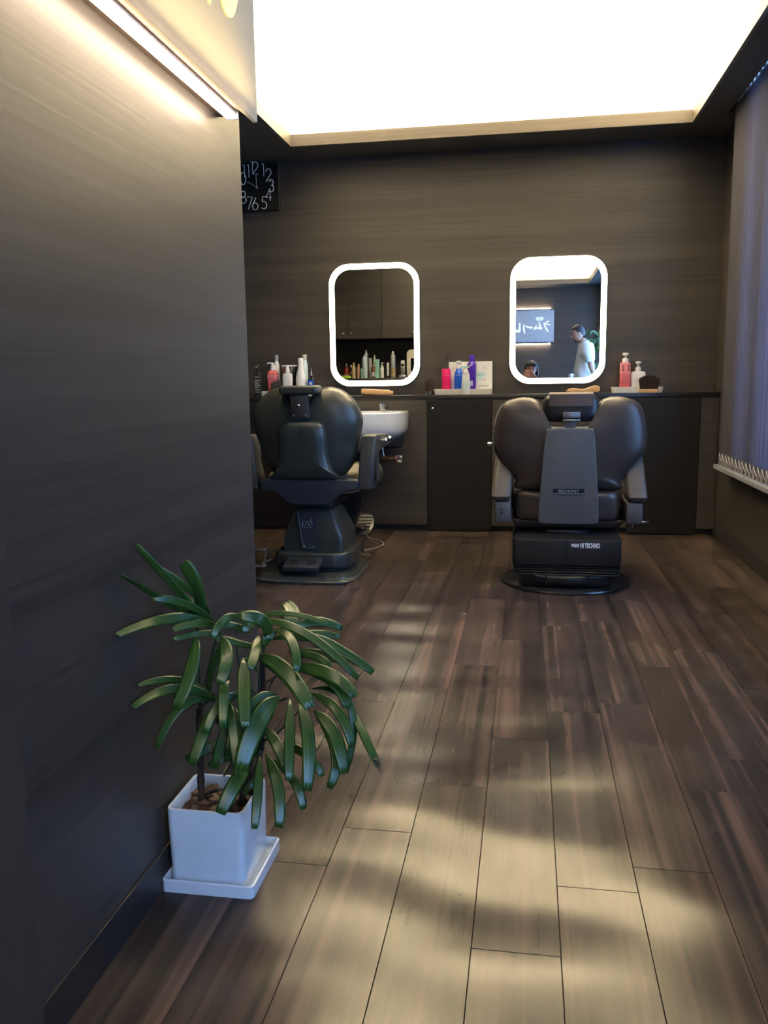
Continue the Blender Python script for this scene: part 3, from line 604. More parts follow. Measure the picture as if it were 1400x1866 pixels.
# ------------------------------------------------------------------ brown chair on the right
def chair_brown():
    X0, Y0 = .196, 4.25
    t = thing('barber_chair', 'brown leather barber chair with grey rear cover, facing the right mirror', 'chair', (X0, Y0, 0))
    f = lambda y: y-Y0
    b = MB(); b.lathe([(.318, 0), (.320, .006), (.316, .012), (.300, .013), (.296, .016)], n=64); b.build('base_plate', M['blackgl'], t)
    fr = f(4.0)
    # box housing
    b = MB(); b.prism(rrect(.505, .42, .02, 4, -.006, f(4.21)), .126, .252, 'xy', .004)
    b.rings([[(x, y, z) for x, y in rrect(w_, d_, .02, 4, -.006, yc)] for w_, d_, yc, z in ((.502, .418, f(4.21), .252), (.47, .36, f(4.235), .270))], True)
    b.build('base_housing', M['black'], t)
    for z in (.075, .088, .101, .114): MB().prism(rrect(.500-(.126-z)*.15, .405, .02, 4, -.006, f(4.21)), z, z+.009, 'xy', .002, 1).build('housing_rib', M['black'], t)
    MB().prism(rrect(.43, .34, .02, 4, -.006, f(4.225)), .016, .125, 'xy').build('housing_core', M['black'], t)
    MB().box((-.010, fr-.0025, .128), (-.006, fr+.004, .250)).build('cover_seam', M['blackgl'], t, False)
    MB().box((-.10, f(4.06), .268), (.10, f(4.2), .285), .004).build('lift_collar', M['blackgl'], t)
    text_obj('lettering', 'PRIME', .021, M['white_txt'], t, face_rear(.016, fr-.001, .217), .0012, .0006, .62)
    text_obj('lettering', 'HI TECHNO', .030, M['white_txt'], t, face_rear(.056, fr-.001, .2145), .0016, .0006, .56)
    # curved pedal bar in three pieces
    for x0, x1 in ((-.214, -.100), (-.097, .093), (.096, .208)):
        pts = []; n_ = 8
        yc = lambda x: f(3.985) + (x*x)*.95
        xs = [x0+(x1-x0)*i/n_ for i in range(n_+1)]
        poly = [(x, yc(x)) for x in xs] + [(x, yc(x)+.05) for x in xs[::-1]]
        MB().prism(poly, .034, .078, 'xy', .012).build('pedal_bar', M['blackgl'], t)
    # under-seat frame and seat
    b = MB(); b.prism([(-.27, .330), (.27, .330), (.235, .288), (-.235, .288)], f(4.10), f(4.6), 'xz', .01); b.build('seat_frame', M['black'], t)
    b = MB(); b.prism(rrect(.53, .54, .09, 6, 0, f(4.42)), .34, .46, 'xy', .03); b.build('seat', M['leatherB'], t)
    b = MB(); b.box((-.22, f(4.70), .12), (.22, f(4.78), .40), .03); b.build('leg_rest', M['leatherB'], t)
    b = MB(); b.box((-.20, f(4.74), .075), (.20, f(4.92), .10), .01); b.build('footplate', M['steel'], t)
    # backrest
    half = [(.06, .773), (.10, .778), (.122, .806), (.134, .85), (.150, .895), (.20, .913), (.265, .909), (.322, .886), (.353, .835), (.368, .765), (.371, .70), (.362, .652), (.325, .60), (.283, .556), (.255, .51), (.247, .472)]
    half = [(x*.965, z) for x, z in half]
    ol = smoothloop(half + [(0, .466)] + [(-x, z) for x, z in half[::-1]] + [(0, .772)], 3)
    b = MB(); b.pillow([(p.x, p.y) for p in ol], (0, .60), f(4.13), .11, .075, lean=-.03, e=3.6, rings=8)
    bk = b.build('backrest', M['leatherB'], t)
    for s_ in (-1, 1):
        b = MB(); b.tube([(s_*x*.945, f(4.125)-.03*(z-.6), z-.002) for x, z in [(.205, .914), (.268, .910), (.325, .888), (.356, .835), (.371, .765), (.374, .70)]], .0022, 6); b.build('piping', M['armB'], bk)
    b = MB(); b.pillow(rrect(.495, .15, .035, 5, 0, .397), (0, .40), f(4.13), .09, .068, e=5); b.build('lower_back', M['leatherB'], t)
    # rear cover with name plate
    cv = [(.095, .768), (.108, .755), (.116, .70), (.131, .50), (.139, .36), (.137, .335), (.120, .322)]
    co = smoothloop(cv + [(0, .320)] + [(-x, z) for x, z in cv[::-1]] + [(0, .770)], 4)
    b = MB(); b.prism([(p.x, p.y) for p in co], f(4.028), f(4.10), 'xz', .014, 4); rc = b.build('rear_cover', M['plasticB'], t)
    yb = f(4.0265)
    npl = MB().box((-.073, yb-.001, .468), (.071, yb+.008, .488), .001).build('name_plate', M['blackgl'], rc, False)
    MB().box((-.073, yb-.003, .464), (.071, yb+.006, .468), .001).build('plate_edge', M['steel'], npl, False)
    text_obj('lettering', 'BELMONT', .0165, M['silver_txt'], npl, face_rear(-.0005, yb-.0015, .4725), 0, .0005, 1.25, 'CENTER')
    # headrest with its leather flap, clip and stem
    b = MB(); b.pillow(rrect(.262, .130, .045, 5, .005, .862), (.005, .862), f(4.10), .05, .045, e=4.5); hd = b.build('headrest', M['black'], t)
    b = MB(); b.prism([(f(4.043), .872), (f(4.046), .872), (f(4.046), .925), (f(4.075), .933), (f(4.13), .933), (f(4.13), .936), (f(4.072), .936), (f(4.043), .928)], -.096, .105, 'yz', .001, 2); b.build('flap', M['flap'], hd)
    b = MB(); b.box((-.033, f(4.042), .818), (.046, f(4.056), .845), .002); b.box((-.033, f(4.036), .803), (.046, f(4.044), .811), .001); b.box((-.033, f(4.036), .838), (.046, f(4.044), .844), .001); b.build('headrest_clip', M['steel'], hd)
    MB().box((-.020, f(4.045), .772), (.026, f(4.053), .812), .002).build('headrest_stem', M['plasticB'], hd)
    MB().box((-.062, f(4.045), .764), (.068, f(4.075), .773), .002).build('stem_bracket', M['plasticB'], t)
    for x in (-.052, .058): MB().sphere((x, f(4.05), .784), .008, 10).build('bracket_bolt', M['black'], t)
    # arms with the boxes beneath
    for s_ in (-1, 1):
        prof = [(f(4.065), .47), (f(4.05), .445), (f(4.07), .425), (f(4.62), .43), (f(4.66), .46), (f(4.66), .50), (f(4.60), .53), (f(4.30), .60), (f(4.22), .655), (f(4.17), .655), (f(4.14), .63)]
        o = s_*.364; i = s_*.268
        b = MB(); b.prism(prof, min(o, i), max(o, i), 'yz', .026, 4)
        for v in b.b.verts: v.co.x -= s_*max(0, v.co.z-.45)*.10
        ar = b.build('armrest', M['armB'], t)
        o2, i2 = s_*.343, s_*.268
        b = MB(); b.box((min(o2, i2), f(4.06), .318), (max(o2, i2), f(4.5), .418), .012); ab = b.build('arm_box', M['plasticB'], t)
        if s_ < 0:
            for z in (.383, .366): MB().cyl((-.312, f(4.057), z), (-.312, f(4.064), z), .0055, n=12).build('screw', M['black'], ab)
        else:
            b = MB(); b.box((.335, f(4.10), .318), (.375, f(4.13), .328), .003); b.cyl((.30, f(4.08), .296), (.30, f(4.08), .315), .003, n=10); b.build('recline_lever', M['chrome'], ab)
    MB().cyl((-.365, f(4.15), .690), (-.385, f(4.15), .690), .009, n=14, bev=.002).build('release_button', M['chrome'], t)
    b = MB(); b.tube([(-.262, f(4.2), .44), (-.262, f(4.2), .62)], .004, 8); b.build('arm_post', M['chrome'], t)
    return t
chair_brown()

# ------------------------------------------------------------------ shampoo basin
def basin():
    t = thing('shampoo_basin', 'white shampoo basin pulled out from the counter behind the olive chair', 'basin', (-1.06, 5.5805, .80))
    def dsh(k, sh=0): return [(x*k, -.005+(y)*k + sh) for x, y in [(p.x, p.y) for p in smoothloop([(-.288, -.02), (-.292, -.25), (-.24, -.42), (-.13, -.485), (0, -.50), (.13, -.485), (.24, -.42), (.292, -.25), (.288, -.02)], 4, False)]]
    lv = [(1.0, 0, 0), (1.0, 0, -.06), (.99, 0, -.11), (.95, 0, -.135), (.82, 0, -.160), (.62, 0, -.20), (.42, 0, -.24), (.30, 0, -.26)]
    b = MB(); b.rings([[(x, y, z) for x, y in dsh(k, s_)] for k, s_, z in lv[::-1]] + [[(x, y, .004) for x, y in dsh(.985)]] + [[(x, y-.03*(1-k), z) for x, y in dsh(k, 0)] for k, z in ((.90, .004), (.88, -.004), (.82, -.08), (.60, -.14), (.2, -.155))])
    b.build('bowl', M['ceramic'], t)
    MB().box((-.25, -.05, -.24), (.25, 0, -.10), .02).build('wall_bracket', M['plasticA'], t)
    v = MB().cyl((.02, -.28, -.295), (.245, -.28, -.289), .017, n=18, bev=.003).build('mixing_valve', M['brownpipe'], t)
    b = MB(); b.lathe([(.014, 0), (.024, .004), (.031, .018), (.029, .036), (.016, .047), (.004, .049)], n=10); kb = b.build('crystal_knob', M['acrylic'], v)
    kb.rotation_euler = (0, R(90), 0); kb.location = (.247, -.28, -.289)
    MB().cyl((.243, -.28, -.289), (.250, -.28, -.289), .021, n=18).build('red_ring', M['rose'], v)
    b = MB(); b.tube(smoothloop([(.11, -.28, -.19), (.135, -.28, -.195), (.155, -.28, -.218), (.163, -.28, -.272)], 5, False), .0065, 10); b.cyl((.163, -.28, -.285), (.163, -.28, -.262), .0095, n=12); b.build('supply_pipe', M['chrome'], t)
    MB().cyl((.19, -.30, -.165), (.19, -.30, -.135), .013, n=12).build('overflow_nut', M['steel'], t)
    g = thing('tumbler', 'small clear glass tumbler on the rim of the white basin', 'glass', (-.893, 5.30, .806))
    b = MB(); b.lathe([(.024, 0), (.029, .052), (.0265, .052), (.0225, .006), (.001, .005)], n=20); b.build('glass_wall', M['glass'], g)
    MB().lathe([(.0222, .0065), (.0245, .032), (.0225, .033)], n=16).build('etched_band', M['frost'], g)
basin()

# ------------------------------------------------------------------ potted palm in the foreground
LEAVES=[
(-0.639,1.55,0.536,-0.649,1.5,0.594,-0.702,1.425,0.71,0.017),
(-0.643,1.55,0.534,-0.683,1.475,0.596,-0.702,1.356,0.67,0.015),
(-0.639,1.55,0.536,-0.627,1.515,0.607,-0.645,1.5,0.663,0.031),
(-0.625,1.57,0.529,-0.634,1.525,0.592,-0.702,1.479,0.663,0.015),
(-0.613,1.57,0.52,-0.644,1.505,0.577,-0.695,1.46,0.601,0.017),
(-0.609,1.57,0.519,-0.661,1.475,0.559,-0.702,1.332,0.568,0.022),
(-0.609,1.57,0.519,-0.629,1.505,0.541,-0.655,1.46,0.541,0.018),
(-0.596,1.57,0.502,-0.624,1.51,0.519,-0.663,1.47,0.518,0.013),
(-0.637,1.52,0.516,-0.623,1.46,0.466,-0.642,1.42,0.4,0.028),
(-0.66,1.56,0.532,-0.653,1.54,0.559,-0.658,1.54,0.58,0.026),
(-0.564,1.58,0.536,-0.58,1.53,0.542,-0.593,1.5,0.513,0.017),
(-0.595,1.55,0.504,-0.565,1.495,0.477,-0.569,1.46,0.438,0.027),
(-0.547,1.6,0.495,-0.575,1.56,0.523,-0.601,1.54,0.523,0.015),
(-0.557,1.6,0.469,-0.58,1.56,0.493,-0.603,1.54,0.498,0.013),
(-0.518,1.6,0.47,-0.504,1.55,0.536,-0.549,1.52,0.552,0.026),
(-0.522,1.6,0.466,-0.561,1.565,0.484,-0.589,1.55,0.5,0.013),
(-0.527,1.58,0.497,-0.515,1.52,0.483,-0.513,1.48,0.464,0.023),
(-0.504,1.6,0.505,-0.445,1.53,0.508,-0.421,1.48,0.462,0.021),
(-0.544,1.62,0.523,-0.474,1.62,0.534,-0.392,1.62,0.514,0.012),
(-0.492,1.62,0.499,-0.477,1.66,0.519,-0.506,1.7,0.537,0.039),
(-0.467,1.62,0.492,-0.431,1.65,0.51,-0.376,1.68,0.488,0.021),
(-0.476,1.62,0.478,-0.429,1.64,0.487,-0.378,1.66,0.476,0.016),
(-0.524,1.6,0.526,-0.418,1.565,0.506,-0.318,1.55,0.428,0.019),
(-0.513,1.6,0.483,-0.419,1.6,0.491,-0.344,1.6,0.456,0.018),
(-0.419,1.6,0.487,-0.357,1.6,0.464,-0.297,1.6,0.423,0.021),
(-0.471,1.6,0.459,-0.411,1.6,0.457,-0.365,1.6,0.446,0.023),
(-0.47,1.58,0.432,-0.378,1.53,0.445,-0.314,1.5,0.41,0.027),
(-0.533,1.58,0.455,-0.451,1.5,0.456,-0.386,1.44,0.408,0.035),
(-0.432,1.58,0.425,-0.366,1.53,0.429,-0.329,1.5,0.387,0.025),
(-0.462,1.6,0.459,-0.398,1.565,0.461,-0.377,1.55,0.446,0.017),
(-0.554,1.56,0.456,-0.53,1.49,0.415,-0.513,1.44,0.363,0.028),
(-0.495,1.6,0.497,-0.506,1.58,0.498,-0.513,1.58,0.477,0.023),
(-0.529,1.6,0.513,-0.538,1.565,0.527,-0.547,1.55,0.51,0.019),
(-0.61,1.55,0.367,-0.665,1.485,0.415,-0.702,1.373,0.42,0.021),
(-0.616,1.56,0.367,-0.662,1.5,0.426,-0.702,1.4,0.451,0.014),
(-0.621,1.55,0.367,-0.665,1.5,0.371,-0.702,1.459,0.301,0.019),
(-0.604,1.54,0.363,-0.608,1.48,0.341,-0.623,1.44,0.281,0.025),
(-0.589,1.55,0.36,-0.555,1.505,0.346,-0.54,1.48,0.293,0.023),
(-0.599,1.56,0.351,-0.577,1.54,0.317,-0.592,1.54,0.247,0.019),
(-0.612,1.56,0.372,-0.637,1.53,0.399,-0.654,1.52,0.414,0.011),
(-0.478,1.55,0.381,-0.499,1.475,0.361,-0.519,1.42,0.285,0.04),
(-0.454,1.54,0.383,-0.436,1.47,0.334,-0.426,1.42,0.273,0.021),
(-0.436,1.54,0.376,-0.4,1.47,0.337,-0.392,1.42,0.254,0.027),
(-0.41,1.55,0.357,-0.356,1.495,0.337,-0.33,1.46,0.273,0.028),
(-0.408,1.56,0.348,-0.357,1.51,0.293,-0.365,1.48,0.232,0.022),
(-0.42,1.56,0.39,-0.351,1.51,0.376,-0.318,1.48,0.317,0.021),
(-0.418,1.57,0.395,-0.33,1.525,0.383,-0.335,1.5,0.257,0.016),
(-0.34,1.56,0.369,-0.302,1.5,0.342,-0.264,1.46,0.291,0.018),
(-0.487,1.56,0.383,-0.513,1.51,0.388,-0.535,1.48,0.353,0.021),
(-0.44,1.57,0.347,-0.415,1.535,0.316,-0.425,1.52,0.28,0.018),
(-0.534,1.52,0.256,-0.543,1.46,0.242,-0.563,1.42,0.196,0.03),
(-0.515,1.52,0.27,-0.5,1.46,0.228,-0.496,1.42,0.171,0.019),
(-0.502,1.52,0.275,-0.46,1.46,0.239,-0.448,1.42,0.177,0.023),
(-0.491,1.53,0.258,-0.437,1.485,0.245,-0.411,1.46,0.195,0.019),
(-0.48,1.54,0.289,-0.415,1.5,0.289,-0.377,1.48,0.255,0.018),
(-0.565,1.55,0.27,-0.611,1.515,0.283,-0.66,1.5,0.261,0.022),
(-0.508,1.54,0.321,-0.469,1.49,0.311,-0.441,1.46,0.277,0.023),
(-0.578,1.56,0.239,-0.593,1.53,0.252,-0.624,1.52,0.243,0.013),
(-0.512,1.54,0.226,-0.528,1.51,0.218,-0.542,1.5,0.196,0.014),
]
STEMS= [([(-0.658, 1.56, 0.126), (-0.651, 1.55, 0.234), (-0.648, 1.55, 0.352)], 0.0075), ([(-0.574, 1.56, 0.141), (-0.544, 1.55, 0.25), (-0.52, 1.56, 0.347)], 0.008), ([(-0.582, 1.6, 0.119), (-0.539, 1.6, 0.24), (-0.527, 1.6, 0.431)], 0.006), ([(-0.648, 1.55, 0.344), (-0.636, 1.56, 0.405), (-0.614, 1.57, 0.489)], 0.002), ([(-0.648, 1.55, 0.344), (-0.649, 1.56, 0.405), (-0.643, 1.55, 0.532)], 0.002), ([(-0.648, 1.55, 0.348), (-0.625, 1.55, 0.367), (-0.604, 1.55, 0.363)], 0.0025), ([(-0.522, 1.56, 0.346), (-0.529, 1.58, 0.403), (-0.522, 1.6, 0.47)], 0.003), ([(-0.523, 1.57, 0.351), (-0.504, 1.59, 0.401), (-0.471, 1.6, 0.442)], 0.002), ([(-0.521, 1.56, 0.325), (-0.496, 1.56, 0.361), (-0.463, 1.55, 0.381)], 0.0025), ([(-0.52, 1.56, 0.282), (-0.485, 1.56, 0.305), (-0.439, 1.55, 0.355)], 0.002), ([(-0.543, 1.56, 0.245), (-0.528, 1.54, 0.264), (-0.512, 1.52, 0.278)], 0.003), ([(-0.614, 1.58, 0.191), (-0.595, 1.58, 0.224), (-0.568, 1.56, 0.266)], 0.002), ([(-0.528, 1.58, 0.36), (-0.572, 1.59, 0.424), (-0.581, 1.6, 0.511)], 0.002), ([(-0.526, 1.59, 0.391), (-0.485, 1.6, 0.415), (-0.428, 1.6, 0.461)], 0.002)]
def leaf(parent, base, mid, tip, wd, centre, m=None, name='leaf', curl=.05):
    """pleated blunt leaflet along a quadratic curve through three points"""
    B, Mi, T = Vector(base), Vector(mid), Vector(tip); Cn = 2*Mi - (B+T)/2
    n = 11; prof = [.16, .50, .78, .93, 1.0, 1.0, 1.0, 1.0, .97, .92, .82, .60]
    rows = []; uvs = []
    rad = ((B+T)/2 - Vector(centre)); rad.z = 0
    Nn = (rad.normalized() if rad.length > 1e-4 else Vector((0, -1, 0)))*.40 + Vector((.12, -.75, .40))
    for i in range(n+1):
        t = i/n; p = B*(1-t)**2 + Cn*2*t*(1-t) + T*t*t; d = ((Cn-B)*(1-t) + (T-Cn)*t)
        d = d.normalized() if d.length > 1e-6 else Vector((0, 0, -1))
        s = d.cross(Nn); s = s.normalized() if s.length > .05 else d.cross(Vector((1, 0, 0))).normalized(); nn = s.cross(d)
        h = wd*.50*prof[i]
        row = []
        for j in range(7):
            u = (j-3)/3; row.append(p + s*h*u + nn*(-curl*h*u*u + (.10*h if j % 2 else -.10*h)) - d*(0.0 if i < n else .05*wd*(j % 2)))
        rows.append(row)
    me = bpy.data.meshes.new(name); V = [v for r in rows for v in r]; F = []; 
    for i in range(n):
        for j in range(6): F.append((i*7+j, i*7+j+1, (i+1)*7+j+1, (i+1)*7+j))
    me.from_pydata([tuple(v) for v in V], [], F); me.update()
    ul = me.uv_layers.new(name='UVMap')
    for pl in me.polygons:
        for li, vi in zip(pl.loop_indices, pl.vertices): ul.data[li].uv = ((vi % 7)/6, (vi//7)/n)
    me.polygons.foreach_set('use_smooth', [True]*len(me.polygons)); me.materials.append(m or M['leaf'])
    o = bpy.data.objects.new(name, me); link(o, parent)
    sm = o.modifiers.new('thickness', 'SOLIDIFY'); sm.thickness = .0007
    return o
def palm():
    P0 = Vector((-.6125, 1.5525, 0))
    t = thing('potted_palm', 'lady palm with drooping green leaves in a white square pot against the left partition', 'plant', P0)
    b = MB(); b.sq([(.095, 0), (.095, .024), (.0915, .026), (.0885, .022), (.0865, .008)], cr=.05); b.build('saucer', M['pot'], t)
    b = MB(); b.sq([(.0765, .009), (.0775, .013), (.0800, .163), (.0790, .167), (.0740, .167), (.0730, .164), (.0720, .130)], c=(-.006, .002, 0), cr=.09, n=4); b.build('pot', M['pot'], t)
    rnd = random.Random(11)
    b = MB(); n = 18
    g = [[b.b.verts.new((-.006 + (i/n-.5)*.145, .002 + (j/n-.5)*.145, .136 + rnd.uniform(-.004, .006) + .006*math.cos((i/n-.5)*3)*math.cos((j/n-.5)*3))) for j in range(n+1)] for i in range(n+1)]
    for i in range(n):
        for j in range(n): b.b.faces.new((g[i][j], g[i+1][j], g[i+1][j+1], g[i][j+1]))
    so = b.build('soil', M['soil'], t); so['kind'] = 'stuff'
    ch = None
    for k in range(34):
        if ch is None:
            b = MB(); b.box((-.011, -.007, -.003), (.011, .007, .003), .002, 1); ch = b.build('bark_chip', M['bark'], t); o = ch
        else: o = ch.copy(); C.objects.link(o)
        o.location = (-.006+rnd.uniform(-.06, .06), .002+rnd.uniform(-.06, .06), .144+rnd.uniform(0, .008))
        o.rotation_euler = (rnd.uniform(-.5, .5), rnd.uniform(-.5, .5), rnd.uniform(0, 6)); s_ = rnd.uniform(.6, 1.3); o.scale = (s_, s_, s_)
    for pts, r in STEMS:
        pts = [Vector(p)-P0 for p in pts]
        thick = r >= .006
        if thick:
            pts[0] = Vector((max(-.05, min(.045, pts[0].x)), max(-.05, min(.05, pts[0].y)), .130))
            q = smoothloop(pts, 6, False); rs = [r*(1+.18*math.sin(i*2.1)) for i in range(len(q))]
            MB().tube(q, rs, 8).build('cane', M['stem'], t)
        else: MB().tube(smoothloop(pts, 5, False), r, 6).build('leaf_stalk', M['stalk'], t)
    for L_ in LEAVES:
        a, m_, tp = [Vector(L_[k:k+3])-P0 for k in (0, 3, 6)]
        leaf(t, a, m_, tp, L_[9], (0, 0, .3))
    for k in range(9):
        a = rnd.uniform(-.4, 3.6) + math.pi*.9; c0 = Vector((rnd.uniform(-.01, .10), rnd.uniform(-.03, .06), rnd.uniform(.30, .46)))
        d = Vector((math.cos(a)*.9, math.sin(a)*.8, 0)); d.x = max(d.x, -.35); L_ = rnd.uniform(.12, .17)
        leaf(t, c0, c0 + d*L_*.55 + Vector((0, 0, rnd.uniform(.0, .03))), c0 + d*L_ + Vector((0, 0, rnd.uniform(-.10, -.02))), rnd.uniform(.014, .024), (0, 0, .3))
    a = Vector(LEAVES[47][6:9])-P0
    MB().tube([a+Vector((-.006, 0, .016)), a, a+Vector((.002, 0, -.012))], [.0035, .0022, .0006], 6).build('dry_tip', M['leaf_tip'], t)
palm()
def tall_palm():
    P0 = Vector((1.02, -2.05, 0))
    t = thing('potted_palm', 'tall green palm in the corner behind the standing man, seen in the right mirror', 'plant', P0)
    MB().lathe([(.10, 0), (.125, .30), (.13, .32), (.118, .32), (.112, .28), (.001, .28)], n=28).build('pot', M['whitepl'], t)
    MB().lathe([(.111, .27), (.06, .285), (.001, .285)], n=20).build('soil', M['soil'], t)
    rnd = random.Random(5)
    for k, (x, y, z) in enumerate(((0, 0, 1.38), (-.05, .04, 1.50), (.03, -.03, 1.62), (-.04, -.05, 1.15))):
        MB().tube([(x*.3, y*.3, .27), (x*.7, y*.7, z*.6), (x, y, z)], .009, 7).build('cane', M['stem'], t)
        for j in range(8):
            a = j*math.pi/4 + k*.4; d = Vector((math.cos(a)*(.45 if math.cos(a) > 0 else 1), math.sin(a), 0)); c0 = Vector((x, y, z)); L_ = rnd.uniform(.17, .25)
            leaf(t, c0, c0 + d*L_*.6 + Vector((0, 0, .08)), c0 + d*L_ + Vector((0, 0, rnd.uniform(-.08, .03))), .026, (0, 0, 0))
tall_palm()

# ------------------------------------------------------------------ bottles, brushes and trays
CT = .904
def pump_head(b, z, s=1.0, r=.010):
    b.lathe([(r, z), (r, z+.014*s), (r*.45, z+.016*s), (r*.42, z+.030*s), (r*.42, z+.032*s)], n=16)
    b.lathe([(r*1.15, z+.030*s), (r*1.25, z+.034*s), (r*1.2, z+.044*s), (r*.7, z+.048*s)], n=16)
def bottle(name, label, x, y, z, parts, cat='bottle', group=None):
    """parts: (part name, material, builder function)"""
    t = thing(name, label, cat, (x, y, z), group=group)
    for nm, m_, fn in parts:
        b = MB(); fn(b); b.build(nm, M[m_], t)
    return t
def lab(w_, z0, z1, y): return lambda b: b.box((-w_/2, y-.0006, z0), (w_/2, y+.001, z1))
# trays
def tray(x0, x1, label, y0=5.612, y1=5.70):
    t = thing('tray', label, 'tray', ((x0+x1)/2, (y0+y1)/2, CT)); w_, d_ = x1-x0, y1-y0
    b = MB(); b.rings([[(p[0], p[1], z) for p in rrect(w_*k, d_-(1-k)*w_, .018, 5)] for k, z in ((.965, 0), (1.0, .030), (1.0, .036), (.975, .036), (.96, .030), (.95, .027))]); b.build('tray_shell', M['cream'], t)
    for sx in (-1, 1): MB().box((sx*(w_/2-.03)-.008, -.012, .0005), (sx*(w_/2-.03)+.008, .012, .0272), .002).build('inner_rib', M['cream'], t)
    return t
tray(-.612, -.235, 'white tray holding the magenta, blue and purple bottles mid counter')
tray(.530, .846, 'cream tray under two pump bottles, right of the right mirror')
tray(-1.80, -1.40, 'white tray under the bottles at the left end, behind the olive chair')
ZT = CT + .0272
# left group
bottle('hair_tonic', 'black square bottle with white print and ball stopper, leftmost on the counter', -1.806, 5.592, CT, [
 ('body', 'black', lambda b: b.sq([(.022, 0), (.0235, .004), (.0235, .150), (.015, .162), (.008, .166), (.008, .186)], sy=.36, cr=.15)),
 ('stopper', 'black', lambda b: b.sphere((0, 0, .200), .015, 14)),
 ('stopper_shine', 'chrome', lambda b: b.sphere((-.002, -.0125, .196), .0045, 8)),
 ('printed_label', 'gry', lambda b: [b.box((-.018, -.0095, z), (.018-(k % 3)*.006, -.0083, z+.004)) for k, z in enumerate((.03, .045, .060, .072, .084, .096, .108, .13))]),
])
bottle('pump_bottle', 'pink square pump bottle with white pump, left end of the counter', -1.716, 5.655, ZT, [
 ('body', 'pinkdeep', lambda b: b.sq([(.026, 0), (.030, .01), (.032, .06), (.033, .118), (.028, .140), (.016, .148), (.016, .152)], cr=.15)),
 ('liquid_line', 'pink', lambda b: b.sq([(.0325, .085), (.0336, .087), (.0338, .116), (.0332, .118)], cr=.15)),
 ('pump', 'whitepl', lambda b: (b.lathe([(.019, .150), (.019, .178), (.012, .182), (.011, .196)], n=18), b.tube([(.004, 0, .196), (-.03, 0, .198), (-.036, 0, .193)], .006, 8))),
])
bottle('lotion_bottle', 'white bottle with grey cap standing behind the pink pump bottle', -1.700, 5.697, CT, [
 ('body', 'whitepl', lambda b: b.lathe([(.019, 0), (.0205, .005), (.0205, .205), (.012, .235), (.0095, .24), (.0095, .245)], n=20)),
 ('cap', 'silverc', lambda b: b.lathe([(.014, .243), (.0145, .276), (.012, .279)], n=18)),
])
bottle('plastic_cup', 'translucent greyish plastic cup behind a small white pump bottle', -1.605, 5.672, ZT, [
 ('cup_wall', 'frost', lambda b: b.lathe([(.038, 0), (.050, .172), (.053, .176), (.053, .181), (.048, .179), (.036, .004), (.001, .003)], n=28)),
 ('rim', 'whitepl', lambda b: b.lathe([(.0532, .174), (.0545, .176), (.0545, .181), (.0532, .1815)], n=28, cap=False)),
], cat='cup')
bottle('pump_bottle', 'small white pump bottle in front of the translucent cup', -1.598, 5.601, CT, [
 ('body', 'whitepl', lambda b: b.sq([(.031, 0), (.033, .004), (.033, .140), (.028, .152), (.013, .156), (.013, .160)], sy=.45, cr=.3)),
 ('pump', 'whitepl', lambda b: (b.lathe([(.015, .158), (.015, .182), (.011, .187), (.0105, .204)], n=16), b.tube([(0, 0, .203), (-.024, 0, .204), (-.028, 0, .199)], .0055, 8))),
])
def curvy(b, s=1.0): b.lathe([(.032*s, 0), (.0345*s, .006), (.0345*s, .085), (.031*s, .11), (.022*s, .145), (.0175*s, .175), (.0175*s, .21)], n=24)
bottle('hair_milk_bottle', 'large white curvy bottle with a round cap and two grey print lines', -1.515, 5.634, CT+.0272, [
 ('body', 'whitepl', lambda b: curvy(b)), ('cap', 'whitepl', lambda b: b.lathe([(.0185, .205), (.0185, .222), (.014, .228), (.004, .229)], n=20)),
 ('printed_label', 'labeld', lambda b: [b.box((-.012, -.0352, .035), (.014, -.034, .040)), b.box((-.014, -.0352, .022), (.012, -.034, .030))]),
])
bottle('hair_milk_bottle', 'tall white bottle with grey metal cap directly behind the large white bottle', -1.503, 5.6945, CT, [
 ('body', 'paleblue', lambda b: b.lathe([(.0225, 0), (.024, .006), (.024, .205), (.018, .235), (.0165, .245)], n=24)), ('cap', 'silverc', lambda b: b.lathe([(.0175, .243), (.0185, .275), (.016, .279)], n=20)),
])
bottle('hair_oil', 'small navy bottle with needle nozzle and pale label, right end of the left group', -1.444, 5.648, ZT, [
 ('body', 'navy', lambda b: b.sq([(.022, 0), (.024, .004), (.024, .082), (.020, .092), (.008, .097), (.008, .110)], cr=.2)),
 ('nozzle', 'steel', lambda b: b.lathe([(.007, .108), (.0055, .122), (.002, .145), (.0012, .160)], n=12)),
 ('label', 'blue', lambda b: b.box((-.016, -.0252, .02), (.016, -.0238, .078))), ('label_print', 'gry', lambda b: [b.box((-.009, -.0258, .05), (.009, -.0250, .066)), b.box((-.005, -.0258, .022), (.005, -.0250, .034))]),
])
